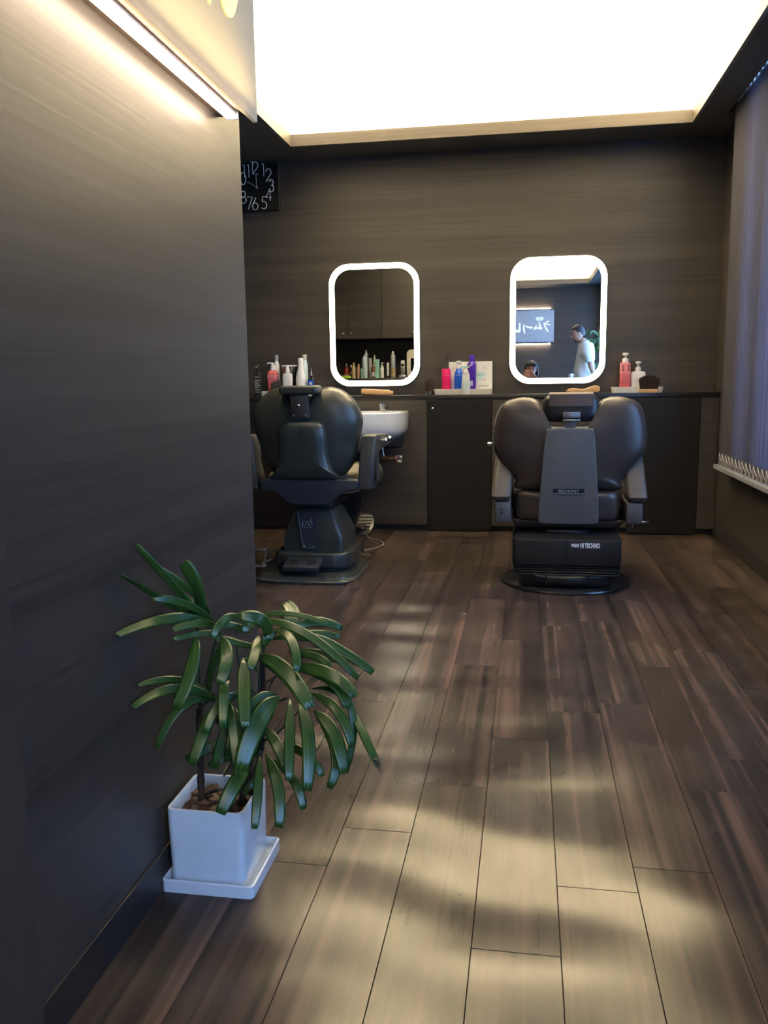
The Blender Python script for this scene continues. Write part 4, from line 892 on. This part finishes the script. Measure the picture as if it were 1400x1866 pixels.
def brush_thing(label, x, y, z, w_, h, base_m, bris, n=260, round_=True, seed=1, d_=None):
    t = thing('neck_brush', label, 'brush', (x, y, z)); d_ = d_ or w_*.45
    b = MB(); b.rings([[(p[0]*k, p[1]*k, zz) for p in rrect(w_*.9, d_, d_*.45, 5)] for k, zz in ((.92, 0), (1.0, .004), (1.0, .018), (.95, .022))]); b.build('brush_base', M[base_m], t)
    rnd = random.Random(seed); b = MB(); bm_ = b.b
    for k in range(n):
        a = rnd.uniform(0, 6.283); r_ = rnd.random()**.5; px, py = math.cos(a)*r_*w_*.41, math.sin(a)*r_*d_*.42
        L_ = (h-.02)*(1-.22*r_*r_)*rnd.uniform(.88, 1.04); sp = 1.18 + rnd.uniform(-.06, .08); q = .0022
        A = Vector((px, py, .02)); T_ = Vector((px*sp + rnd.uniform(-.002, .002), py*sp, .02+L_))
        v = [bm_.verts.new(A+Vector(o)) for o in ((q, 0, 0), (-q*.5, q*.87, 0), (-q*.5, -q*.87, 0))]; tp = bm_.verts.new(T_)
        Mv = [bm_.verts.new(A.lerp(T_, .75)+Vector(o)) for o in ((q, 0, 0), (-q*.5, q*.87, 0), (-q*.5, -q*.87, 0))]
        for i in range(3):
            j = (i+1) % 3; bm_.faces.new((v[i], v[j], Mv[j], Mv[i])); bm_.faces.new((Mv[i], Mv[j], tp))
    o = b.build('bristles', M[bris], t); o['kind'] = 'stuff'
    return t
# middle group
brush_thing('small shaving brush with clear base, left of the white tray', -.640, 5.635, CT, .062, .110, 'frost', 'bristle', 420, seed=4, d_=.055)
bottle('pump_bottle', 'magenta pump bottle with black pump head on the white tray', -.530, 5.655, ZT, [
 ('body', 'magenta', lambda b: b.sq([(.026, 0), (.0275, .004), (.0275, .138), (.0265, .141)], cr=.22)),
 ('collar', 'black', lambda b: b.lathe([(.019, .1405), (.017, .15), (.0145, .172), (.0125, .178), (.0125, .190)], n=20)),
 ('pump', 'black', lambda b: (b.lathe([(.006, .19), (.006, .2), (.0125, .203), (.0125, .213), (.010, .2145)], n=16), b.tube([(0, 0, .209), (-.024, 0, .209), (-.029, 0, .203)], .0042, 8))),
 ('front_print', 'pink', lambda b: [b.box((-.022, -.0285, .028), (.022, -.0272, .030)), b.box((-.022, -.0285, .100), (.022, -.0272, .102)), b.tube([(-.006, -.028, .128), (0, -.028, .112), (.006, -.028, .128)], .001, 5), b.tube([(0, -.028, .095), (0, -.028, .105)], .004, 8)]),
])
t = thing('leaflet', 'white printed leaflet standing upright behind the bottles', 'leaflet', (-.375, 5.703, CT))
MB().box((-.144, 0, 0), (.144, .004, .214), .0005, rot=Matrix.Rotation(R(-3), 3, 'X')).build('sheet', M['paper'], t, False)
MB().box((-.12, .004, 0), (.12, .012, .03), .001).build('stand_foot', M['whitepl'], t, False)
for nm, m_, rects in (('printed_block', 'aqua', ((.03, .125, .10, .14), (.045, .10, .085, .118), (-.09, .17, -.02, .185))), ('printed_block', 'pink', ((-.105, .135, -.085, .15), (.09, .09, .098, .1))), ('printed_block', 'gry', ((.09, .165, .10, .178), (.05, .05, .12, .058), (.075, .015, .105, .035), (-.115, .165, -.108, .178), (-.07, .10, -.03, .105)))):
    b = MB()
    for x0, z0, x1, z1 in rects: b.box((x0, -.0016, z0), (x1, -.0008, z1), rot=Matrix.Rotation(R(-3), 3, 'X'), piv=(0, .002, .107))
    b.build(nm, M[m_], t, False)
bottle('lotion_bottle', 'slim pale lavender bottle between the magenta and blue bottles', -.488, 5.682, ZT, [
 ('body', 'lav', lambda b: b.lathe([(.0145, 0), (.0155, .003), (.0155, .070), (.010, .078), (.008, .080)], n=18)), ('cap', 'whitepl', lambda b: b.lathe([(.009, .079), (.009, .093), (.007, .095)], n=16)),
])
bottle('round_bottle', 'royal blue round-shouldered bottle with white cap on the white tray', -.449, 5.660, ZT, [
 ('body', 'blue', lambda b: b.lathe([(.026, 0), (.029, .004), (.029, .092), (.027, .110), (.021, .126), (.017, .132), (.016, .142)], n=24)),
 ('cap', 'whitepl', lambda b: b.lathe([(.0165, .141), (.0165, .158), (.012, .162), (.0125, .176), (.018, .180), (.018, .188), (.015, .191)], n=20)),
 ('label', 'lav', lambda b: b.box((-.016, -.0297, .098), (.016, -.0285, .101))),
])
bottle('spray_bottle', 'frosted pale spray bottle with grey trigger, nearest the counter edge', -.398, 5.598, CT, [
 ('body', 'whitepl', lambda b: b.lathe([(.0155, 0), (.0165, .004), (.0150, .05), (.0145, .10), (.0135, .132), (.010, .140)], n=24, sx=1.75, sy=.85)),
 ('tint_band', 'paleblue', lambda b: b.lathe([(.0168, .030), (.0160, .062), (.0152, .098), (.0150, .10), (.0152, .06)], n=24, sx=1.75, sy=.85, cap=False)),
 ('collar', 'gry', lambda b: b.lathe([(.0195, .138), (.018, .148), (.012, .160), (.008, .166)], n=18)),
 ('trigger', 'steel', lambda b: b.tube([(0, 0, .162), (.020, 0, .178), (.040, 0, .192)], [.006, .005, .003], 8)),
])
bottle('tube_bottle', 'tall violet tapered bottle with violet cap on the white tray', -.363, 5.668, ZT, [
 ('body', 'purple', lambda b: b.lathe([(.0255, 0), (.027, .004), (.0285, .14), (.028, .172), (.019, .184)], n=24)),
 ('cap', 'purple', lambda b: b.lathe([(.0175, .183), (.0185, .214), (.015, .226), (.005, .229)], n=20)),
 ('label', 'lav', lambda b: b.box((-.016, -.0282, .028), (.008, -.0268, .062))),
])
def clothes_brush(label, x, y, z, rz, w_):
    t = thing('wooden_brush', label, 'brush', (x, y, z), rz)
    return t
t = thing('wooden_brush', 'flat light-wood brush lying on the counter under the left mirror', 'brush', (-.99, 5.625, CT), R(2))
b = MB(); b.box((-.105, -.02, .004), (.085, .02, .040), .008, rot=Matrix.Rotation(R(3), 3, 'Y')); b.build('brush_back', M['woodlt'], t)
b = MB(); b.box((.080, -.013, .006), (.108, .013, .028), .005); b.build('handle_end', M['woodlt'], t)
b = MB(); b.box((-.095, -.016, 0), (.075, .016, .006), .001); b.build('bristle_bed', M['bristle'], t)
t = thing('wooden_brush', 'waisted light-wood brush lying on the counter under the right mirror', 'brush', (.350, 5.625, CT))
b = MB(); pr = smoothloop([(-.105, .014), (-.085, .028), (-.05, .033), (0, .026), (.045, .040), (.075, .048), (.100, .042), (.106, .025), (.098, .010), (.06, .006), (0, .008), (-.06, .005), (-.09, .004)], 4)
b.prism([(p.x, p.y) for p in pr], -.02, .02, 'xz', .006); b.build('brush_back', M['woodlt'], t)
b = MB(); b.box((-.07, -.014, 0), (.085, .014, .007), .002); b.build('bristle_bed', M['bristle'], t)
# right group
bottle('pump_bottle', 'salmon pink square pump bottle on the cream tray at the right', .612, 5.658, ZT, [
 ('body', 'pinkdeep', lambda b: b.sq([(.029, 0), (.031, .004), (.0315, .095)], cr=.12)), ('upper_body', 'pink', lambda b: b.sq([(.0312, .0952), (.0308, .158), (.029, .162)], cr=.12)),
 ('clear_window', 'frost', lambda b: [b.box((-.024, -.0325, .108), (-.010, -.0305, .150)), b.box((.010, -.0325, .108), (.024, -.0305, .150))]),
 ('pump', 'whitepl', lambda b: (b.lathe([(.019, .160), (.020, .178), (.016, .190), (.005, .192), (.005, .206)], n=20), b.lathe([(.010, .205), (.0185, .209), (.019, .220), (.015, .224)], n=18), b.tube([(0, 0, .215), (0, -.024, .215)], .005, 8))),
])
bottle('pump_bottle', 'white square pump bottle behind the big dark brush at the right', .693, 5.668, ZT, [
 ('body', 'whitepl', lambda b: b.sq([(.042, 0), (.044, .004), (.044, .096), (.039, .105), (.018, .108)], sy=.62, cr=.2)), ('edge_tint', 'pink', lambda b: b.box((-.0462, -.018, .01), (-.0435, .018, .088), .001)),
 ('pump', 'whitepl', lambda b: (b.lathe([(.019, .107), (.019, .128), (.012, .134), (.0055, .136), (.0055, .155)], n=20), b.lathe([(.010, .153), (.018, .156), (.019, .165), (.013, .169)], n=18), b.tube([(0, 0, .161), (0, -.022, .161)], .0045, 8))),
])
brush_thing('big dark-bristled neck brush lying on the counter edge before the cream tray', .752, 5.594, CT, .132, .112, 'woodlt', 'bristle', 700, seed=9, d_=.030)
brush_thing('dark bristle brush at the left end in front of the small white pump bottle', -1.664, 5.603, CT, .118, .112, 'black', 'bristle2', 420, seed=6, d_=.030)

# ------------------------------------------------------------------ storage behind the partition, seen in the left mirror
def storage():
    YB, YFc = 1.432, 2.125
    t = thing('base_cabinet', 'dark base cabinet carrying the bottle shelf, seen in the left mirror', 'cabinet', (-1.60, YB, 0))
    MB().box((-.84, 0, .0), (.855, YFc-YB-.02, 1.005)).build('carcass', M['black'], t, False)
    for k in range(4):
        d = MB().box((-.84+k*.424+.002, YFc-YB-.019, .05), (-.84+(k+1)*.424-.002, YFc-YB, 1.0), .001).build('cabinet_door', M['wall_x'], t, False)
        MB().sphere((-.84+k*.424+(.38 if k % 2 == 0 else .04), YFc-YB+.014, .9), .011, 12).build('knob', M['chrome'], d)
    o = MB().box((-2.445, YB, 1.006), (-.742, YFc+.003, 1.030), .002).build('shelf_top', M['counter']); tag(o, 'brown shelf top under the row of bottles, seen in the left mirror', 'worktop')
    t = thing('wall_cupboard', 'dark wall cupboard with paired chrome knobs, seen in the left mirror', 'cupboard', (-1.60, YB, 1.453))
    MB().box((-.84, 0, 0), (.855, YFc-YB-.02, .99)).build('carcass', M['black'], t, False)
    for k in range(4):
        x0 = -1.954-.386+k*.386+1.60; x1 = x0+.386
        if k == 3: x1 = .855
        d = MB().box((x0+.0025, YFc-YB-.019, .002), (x1-.0025, YFc-YB, .988), .0015).build('cupboard_door', M['wall_x'], t, False)
        kx = x1-.042 if k % 2 == 0 else x0+.042
        MB().sphere((kx, YFc-YB+.014, .064), .014, 12).build('knob', M['chrome'], d)
storage()
ZC, YC = 1.0305, 2.05
def simple(label, x, w_, h, body, cap, style='round', y=YC, name='product_bottle', z=ZC, extra=None):
    r = w_/2; ps = []
    if style == 'round':
        ps = [('body', body, lambda b: b.lathe([(r*.92, 0), (r, .004), (r, h*.66), (r*.8, h*.74), (r*.45, h*.79), (r*.42, h*.82)], n=18)), ('cap', cap, lambda b: b.lathe([(r*.5, h*.81), (r*.5, h*.95), (r*.3, h)], n=14))]
    elif style == 'can':
        ps = [('body', body, lambda b: b.lathe([(r*.95, 0), (r, .004), (r, h*.84), (r*.85, h*.89), (r*.5, h*.92)], n=20)), ('cap', cap, lambda b: b.lathe([(r*.5, h*.915), (r*.46, h*.97), (r*.3, h)], n=14))]
    elif style == 'cone':
        ps = [('body', body, lambda b: b.lathe([(r*.95, 0), (r, .004), (r, h*.60), (r*.75, h*.66)], n=18)), ('cap', cap, lambda b: b.lathe([(r*.76, h*.655), (r*.55, h*.85), (r*.2, h)], n=16))]
    elif style == 'box':
        ps = [('carton', body, lambda b: b.sq([(r, 0), (r, h)], cr=.04)), ('lid_flap', cap, lambda b: b.sq([(r*.98, h), (r*.98, h+.001)], cr=.04))]
    elif style == 'pump':
        ps = [('body', body, lambda b: b.lathe([(r*.95, 0), (r, .004), (r, h*.66), (r*.55, h*.74)], n=18)), ('pump', cap, lambda b: (b.lathe([(r*.55, h*.73), (r*.5, h*.84), (r*.2, h*.86), (r*.2, h*.94), (r*.6, h*.95), (r*.55, h)], n=14), b.tube([(0, 0, h*.965), (r*1.1, 0, h*.965)], r*.15, 6)))]
    if extra: ps += extra(r, h)
    return bottle(name, label, x, y, z, ps)
band = lambda m_, a, c: (lambda r, h: [('label', m_, lambda b: b.lathe([(r*1.015, h*a), (r*1.02, h*a+.001), (r*1.02, h*c), (r*1.015, h*c+.001)], n=18, cap=False))])
simple('round red bottle with dark cap, leftmost in the left mirror\'s shelf row', -1.998, .064, .165, 'red', 'black', 'round', y=1.98, extra=band('rose', .15, .3))
o = MB().box((-2.045, 2.07, ZC), (-1.925, 2.105, ZC+.03), .005).build('comb_case', M['lime']); tag(o, 'lime green flat case on the shelf, seen in the left mirror', 'case')
simple('dark bottle with pale cap beside the red one, in the left mirror', -1.947, .042, .15, 'black', 'labelw', 'round', y=1.97, extra=band('gold', .3, .5))
simple('tan bottle with narrow neck on the shelf, in the left mirror', -1.902, .044, .172, 'tan', 'tan', 'round')
simple('dusty rose bottle on the shelf, in the left mirror', -1.847, .040, .157, 'rose', 'rose', 'round')
simple('green squat tube half hidden by the pale blue spray can, in the left mirror', -1.811, .030, .112, 'green', 'green', 'can', y=2.07)
simple('tall silver spray can behind the pale blue one, in the left mirror', -1.775, .046, .31, 'silverc', 'silverc', 'can', y=1.97)
simple('pale blue spray can with white nozzle, in the left mirror', -1.777, .058, .255, 'paleblue', 'whitepl', 'can')
simple('white carton behind the amber bottle, in the left mirror', -1.731, .030, .22, 'labelw', 'whitepl', 'box', y=1.94)
simple('green bottle with pointed silver nozzle behind the amber one, in the left mirror', -1.684, .044, .26, 'green', 'silverc', 'cone', y=1.96)
simple('amber bottle with red and cream label, in the left mirror', -1.680, .048, .155, 'amber', 'rose', 'round', extra=band('labelw', .12, .4))
simple('mint green carton, in the left mirror', -1.635, .046, .203, 'mint', 'mint', 'box')
simple('off-white pump bottle beside the mint carton, in the left mirror', -1.585, .044, .168, 'cream', 'cream', 'pump')
simple('slim white tube with dark base, in the left mirror', -1.519, .026, .18, 'whitepl', 'black', 'can', extra=band('black', .0, .12))
simple('tall grey spray can with gold lower print, in the left mirror', -1.461, .052, .287, 'silverc', 'whitepl', 'can', extra=band('gold', .05, .36))
t = thing('cordless_phone', 'silver cordless telephone handset in its charging cradle, in the left mirror', 'telephone', (-1.352, YC, ZC))
MB().box((-.040, -.03, 0), (.040, .05, .030), .006).build('cradle', M['silverc'], t)
MB().box((-.022, -.005, .024), (.022, .022, .190), .006).build('handset', M['silverc'], t); MB().box((-.014, .0215, .125), (.014, .0232, .150)).build('screen', M['screen'], t)
b = MB()
for r_ in range(4):
    for c_ in range(3): b.box((-.015+c_*.011, .0215, .045+r_*.016), (-.007+c_*.011, .0234, .055+r_*.016))
b.build('keypad', M['labeld'], t, False)
t = thing('dispenser', 'cream rounded machine with a dark front window at the right of the left mirror', 'machine', (-1.212, 2.0, ZC))
MB().prism([(p[0], p[1]) for p in rrect(.19, .30, .045, 6, 0, .152)], -.10, .07, 'xz', .012).build('housing', M['cream'], t)
MB().box((-.05, .068, .07), (.06, .0745, .21), .004).build('front_window', M['screen'], t); MB().box((-.06, .07, .03), (.07, .085, .042), .003).build('drip_shelf', M['silverc'], t)

# ------------------------------------------------------------------ people (seen in the right mirror)
def skin_mesh(name, verts, edges, radii, m_, parent, sub=2, root=0):
    me = bpy.data.meshes.new(name); me.from_pydata(verts, edges, []); o = bpy.data.objects.new(name, me); C.objects.link(o)
    md = o.modifiers.new('skin', 'SKIN'); md.use_smooth_shade = True
    sv = me.skin_vertices[0].data
    for i, r in enumerate(radii): sv[i].radius = (r, r) if not isinstance(r, tuple) else r
    sv[root].use_root = True
    s_ = o.modifiers.new('sub', 'SUBSURF'); s_.levels = sub; s_.render_levels = sub
    dg = bpy.context.evaluated_depsgraph_get(); nm = bpy.data.meshes.new_from_object(o.evaluated_get(dg)); bpy.data.objects.remove(o); bpy.data.meshes.remove(me)
    nm.name = name; nm.polygons.foreach_set('use_smooth', [True]*len(nm.polygons)); nm.materials.clear(); nm.materials.append(m_)
    q = bpy.data.objects.new(name, nm); return link(q, parent)
def chain(V, E, Rr, pts, start=None):
    """append joints; returns index of the last"""
    prev = start
    for p, r in pts:
        V.append(tuple(p)); Rr.append(r); i = len(V)-1
        if prev is not None: E.append((prev, i))
        prev = i
    return prev
def ellipsoid_head(parent, Mx, hair_shape, beard=False, glasses=False):
    """head in its own frame: +Y is the face, Z up, centre of the skull at the origin"""
    b = MB(); b.sphere((0, 0, .012), .1, 24, (.76, .94, 1.08)); bm_ = b.b
    for v in bm_.verts:
        x, y, z = v.co
        if z < -.01: k = 1 - .42*min(1, (-.01-z)/.10); v.co.x *= k; v.co.y = y*(.92 if y < 0 else 1.0) + (.012 if y > 0 else .01)*min(1, -z/.08)
    b.sphere((0, .012, -.083), .05, 14, (.92, .98, .62))                                    # jaw and chin
    b.prism([(.088, .018), (.118, -.022), (.112, -.032), (.086, -.034)], -.013, .013, 'yz', .005)    # nose
    for s_ in (-1, 1): b.sphere((s_*.076, -.004, -.008), .028, 10, (.28, .62, 1.0))               # ears
    b.sphere((0, .083, .022), .05, 12, (1.0, .22, .22))                                         # brow
    for v in bm_.verts: v.co = Mx @ v.co
    h = b.build('head', M['skin'], parent)
    b = MB()
    for s_ in (-1, 1): b.sphere((s_*.031, .085, .002), .009, 10, (1.25, .6, .7))
    for v in b.b.verts: v.co = Mx @ v.co
    e = b.build('eye', M['eyew'], h)
    b = MB()
    for s_ in (-1, 1): b.sphere((s_*.031, .0895, .002), .0052, 8, (1, .6, 1))
    for v in b.b.verts: v.co = Mx @ v.co
    b.build('iris', M['eyed'], h)
    b = MB(); b.sphere((0, .090, -.056), .022, 12, (1.1, .35, .32))
    for v in b.b.verts: v.co = Mx @ v.co
    b.build('mouth', M['lips'], h)
    b = MB()
    for s_ in (-1, 1): b.tube([(s_*.015, .098, .022), (s_*.032, .094, .028), (s_*.05, .082, .022)], .004, 6)
    hair_shape(b)
    for v in b.b.verts: v.co = Mx @ v.co
    b.build('hair', M['hair'], parent)
    if beard:
        b = MB(); b.sphere((0, .055, -.105), .024, 12, (1.0, .8, .7))
        for v in b.b.verts: v.co = Mx @ v.co
        b.build('goatee', M['hair'], h)
    if glasses:
        b = MB()
        for s_ in (-1, 1): b.tube([(s_*.033+.022*math.cos(a*.5236), .104, .002+.017*math.sin(a*.5236)) for a in range(13)], .002, 5); b.tube([(s_*.055, .102, .006), (s_*.077, .03, .008), (s_*.078, -.01, .002)], .002, 5)
        b.tube([(-.011, .105, .006), (.011, .105, .006)], .002, 5)
        for v in b.b.verts: v.co = Mx @ v.co
        b.build('glasses', M['black'], parent)
    return h
def cap_hair(front, back, r=(.083, .101, .114), c=(0, -.010, .016), side=None):
    """shell of hair hugging the skull above a hairline that drops from the forehead to the nape"""
    side = (front+back)/2 if side is None else side
    def fn(b):
        q = MB(); q.sphere((0, 0, 0), 1.0, 40, r)
        def line(y):
            t_ = y/r[1]
            return side + (front-side)*min(1, max(0, t_-.15)/.45) if t_ > 0 else side + (back-side)*min(1, -t_/.6)
        dead = [f_ for f_ in q.b.faces if f_.calc_center_median().z < line(f_.calc_center_median().y)]
        bmesh.ops.delete(q.b, geom=dead, context='FACES')
        bmesh.ops.solidify(q.b, geom=list(q.b.faces), thickness=.004)
        for v in q.b.verts: v.co += Vector(c)
        b.join(q.b)
    return fn
def fingers(V, E, Rr, wrist, palm_dir, spread, curl, r=.0085, L_=.075):
    """five separate fingers: returns nothing, appends to the skeleton from the palm joint"""
    pd, sp, cu = Vector(palm_dir).normalized(), Vector(spread).normalized(), Vector(curl).normalized()
    W = Vector(wrist)
    palm = chain(V, E, Rr, [(W+pd*.035, (.030, .020)), (W+pd*.07, (.036, .017))], len(V)-1)
    pc = W+pd*.07
    for k, (o, ln) in enumerate(((-.030, .85), (-.010, 1.0), (.010, .95), (.030, .75))):
        a = pc+sp*o+pd*.014; chain(V, E, Rr, [(a, r), (a+pd*.030*ln+cu*.010, r), (a+pd*.048*ln+cu*.032, r*.92), (a+pd*.045*ln+cu*.054*ln, r*.8)], palm)
    a = W+pd*.035-sp*.028; chain(V, E, Rr, [(a, r*1.15), (a-sp*.018+pd*.022+cu*.012, r*1.05), (a-sp*.016+pd*.044+cu*.022, r*.9)], palm-1)

def standing_man():
    t = thing('person', 'man standing with hand behind back, white short-sleeved shirt, dark hair, seen in the right mirror', 'person', (.80, -1.30, 0))
    V, E, Rr = [], [], []
    pelvis = chain(V, E, Rr, [((.02, 0, .95), (.13, .115))])
    chest = chain(V, E, Rr, [((-.005, 0, 1.10), (.115, .10)), ((.005, 0, 1.28), (.115, .095)), ((.025, 0, 1.40), (.118, .092)), ((-.02, 0, 1.50), .066), ((-.065, 0, 1.565), .060)], pelvis)
    for s_ in (1, -1):
        sh = chain(V, E, Rr, [((.02, s_*.160, 1.395), .050)], 3)
        el = chain(V, E, Rr, [((.06, s_*.225, 1.27), .050), ((.075, s_*.245, 1.17), .043), ((.12, s_*.20, 1.06), .036), ((.165, s_*.12, .985), .028)], sh)
        fingers(V, E, Rr, V[-1], (.25, -s_*.8, -.35), (.1, 0, 1), (-1, 0, -.1))
        hip = chain(V, E, Rr, [((.02, s_*.095, .86), .105), ((.01, s_*.105, .66), .085), ((.0, s_*.11, .50), .062), ((.01, s_*.11, .30), .056), ((.03, s_*.11, .09), .040), ((.0, s_*.115, .045), (.042, .035)), ((-.12, s_*.12, .030), (.040, .026))], pelvis)
    skin_mesh('body', V, E, Rr, M['skin'], t)
    V, E, Rr = [], [], []
    p = chain(V, E, Rr, [((.025, 0, .90), (.185, .17)), ((-.01, 0, 1.08), (.188, .168)), ((.0, 0, 1.27), (.190, .160)), ((.022, 0, 1.405), (.175, .142)), ((-.004, 0, 1.475), (.094, .090))])
    for s_ in (1, -1): chain(V, E, Rr, [((.02, s_*.172, 1.398), .112), ((.055, s_*.220, 1.285), .080), ((.068, s_*.236, 1.205), .076)], 3)
    skin_mesh('shirt', V, E, Rr, M['shirt'], t)
    b = MB(); b.tube([(-.018+.064*math.cos(a*.3927), .066*math.sin(a*.3927), 1.494+.022*math.cos(a*.3927)) for a in range(17)], .015, 8); b.build('collar', M['shirt'], t)
    V, E, Rr = [], [], []
    p = chain(V, E, Rr, [((.02, 0, .95), (.178, .162))])
    for s_ in (1, -1): chain(V, E, Rr, [((.02, s_*.095, .86), .118), ((.01, s_*.105, .66), .098), ((.0, s_*.11, .50), .078), ((.01, s_*.11, .30), .072), ((.03, s_*.11, .10), .064)], p)
    skin_mesh('trousers', V, E, Rr, M['trousers'], t)
    for s_ in (1, -1):
        b = MB(); b.rings([[(x-.04, s_*.116+y, z) for x, y in rrect(.27*k, .096*k, .045*k, 5)] for k, z in ((.96, 0), (1, .012), (.96, .05), (.70, .082))]); b.build('shoe', M['shoe'], t)
    Mx = Matrix.Translation((-.098, .0, 1.632)) @ Matrix.Rotation(R(-14), 4, 'Y') @ Matrix.Rotation(R(82), 4, 'Z')
    ellipsoid_head(t, Mx, cap_hair(.052, -.062, (.0805, .0985, .1125), (0, -.004, .0135), -.004), beard=True)
standing_man()

def photographer():
    t = thing('person', 'seated photographer with black bobbed hair and glasses holding up a phone', 'person', (.02, -.42, 0))
    V, E, Rr = [], [], []
    pel = chain(V, E, Rr, [((0, 0, .52), (.15, .13))])
    chain(V, E, Rr, [((0, .01, .66), (.11, .09)), ((0, .015, .80), (.115, .09)), ((0, .02, .895), (.09, .075)), ((.01, .035, .97), .052), ((.018, .055, 1.03), .050)], pel)
    for s_ in (1, -1):
        chain(V, E, Rr, [((s_*.155, .02, .885), .056), ((s_*.205, .09, .76), .044), ((s_*.200, .17, .70), .040), ((s_*.140, .27, .87), .034), ((s_*.088-.012, .335, .972), .026)], 3)
        fingers(V, E, Rr, V[-1], (-s_*.15, .15, .9), (0, 1, -.1) if s_ > 0 else (0, -1, .1), (-s_, .2, .2), L_=.06)
        chain(V, E, Rr, [((s_*.09, .05, .50), .095), ((s_*.11, .28, .50), .082), ((s_*.12, .44, .48), .062), ((s_*.12, .46, .28), .054), ((s_*.12, .43, .09), .038), ((s_*.12, .46, .045), (.04, .034)), ((s_*.125, .57, .03), (.04, .026))], pel)
    skin_mesh('body', V, E, Rr, M['skin'], t)
    V, E, Rr = [], [], []
    chain(V, E, Rr, [((0, 0, .54), (.168, .148)), ((0, .01, .66), (.152, .128)), ((0, .015, .80), (.16, .125)), ((0, .02, .905), (.125, .105)), ((.006, .03, .945), .066)])
    for s_ in (1, -1): chain(V, E, Rr, [((s_*.155, .02, .885), .068), ((s_*.205, .09, .76), .057), ((s_*.200, .17, .70), .053), ((s_*.158, .24, .815), .047)], 3)
    skin_mesh('jumper', V, E, Rr, M['dark_top'], t)
    V, E, Rr = [], [], []
    p = chain(V, E, Rr, [((0, 0, .53), (.162, .142))])
    for s_ in (1, -1): chain(V, E, Rr, [((s_*.09, .05, .505), .108), ((s_*.11, .28, .505), .094), ((s_*.12, .44, .485), .075), ((s_*.12, .46, .28), .068), ((s_*.12, .43, .10), .058)], p)
    skin_mesh('trousers', V, E, Rr, M['trousers'], t)
    for s_ in (1, -1):
        b = MB(); b.rings([[(s_*.122+x, .50+y, z) for x, y in rrect(.09*k, .25*k, .042*k, 5)] for k, z in ((.96, 0), (1, .012), (.96, .05), (.70, .082))]); b.build('shoe', M['shoe'], t)
    Mx = Matrix.Translation((.026, .095, 1.115)) @ Matrix.Rotation(R(4), 4, 'X')
    def bob(b):
        cap_hair(.036, -.085, (.092, .108, .122), (0, -.012, .010), -.05)(b)
        for s_ in (-1, 1): b.sphere((s_*.083, .004, -.015), .03, 12, (.5, 1.35, 2.3))
        b.sphere((0, .062, .062), .05, 14, (1.55, .62, .62))
    ellipsoid_head(t, Mx, bob, glasses=True)
    b = thing('waiting_bench', 'low black bench the photographer sits on, behind the camera position', 'bench', (.02, -.48, 0))
    MB().box((-.45, -.22, .32), (.45, .10, .380), .02).build('seat_pad', M['bench'], b); MB().box((-.44, -.21, .30), (.44, .09, .319), .002).build('seat_base', M['black'], b)
    for x in (-.40, .40):
        for y in (-.17, .05): MB().cyl((x, y, 0), (x, y, .30), .016, n=12).build('leg', M['steel'], b)
    p = thing('phone', 'phone in a red and white checked case, held up by the photographer', 'phone', (.006, -.040, 1.050))
    MB().box((-.046, -.004, -.065), (.028, .004, .072), .003).build('phone_body', M['screen'], p)
    n = 7; cw = .0104; b1, b2 = MB(), MB()
    for i in range(7):
        for j in range(13):
            x, z = -.0455+i*cw, -.064+j*cw
            if z < -.030 and abs(x+.005+.006) < .02: continue
            (b1 if (i+j) % 2 else b2).box((x, .0042, z), (x+cw, .0056, z+cw))
    b1.build('case_red_check', M['phone_red'], p, False); b2.build('case_white_check', M['phone_white'], p, False)
photographer()
t = thing('reception_counter', 'narrow reception counter in front of the standing man, seen in the right mirror', 'counter', (.50, -.93, 0))
MB().box((-.16, -.12, 0), (.16, .12, .98)).build('counter_body', M['counter'], t, False); MB().box((-.18, -.14, .981), (.18, .14, 1.008), .003).build('counter_top', M['top'], t)
t = thing('white_cup', 'small white cup on the reception counter beside the man, seen in the right mirror', 'cup', (.592, -.98, 1.008))
MB().lathe([(.026, 0), (.031, .006), (.033, .055), (.030, .055), (.027, .008), (.001, .007)], n=24).build('cup_wall', M['cup'], t); MB().tube([(.031, 0, .045), (.05, 0, .040), (.05, 0, .022), (.030, 0, .015)], .004, 8).build('cup_handle', M['cup'], t)
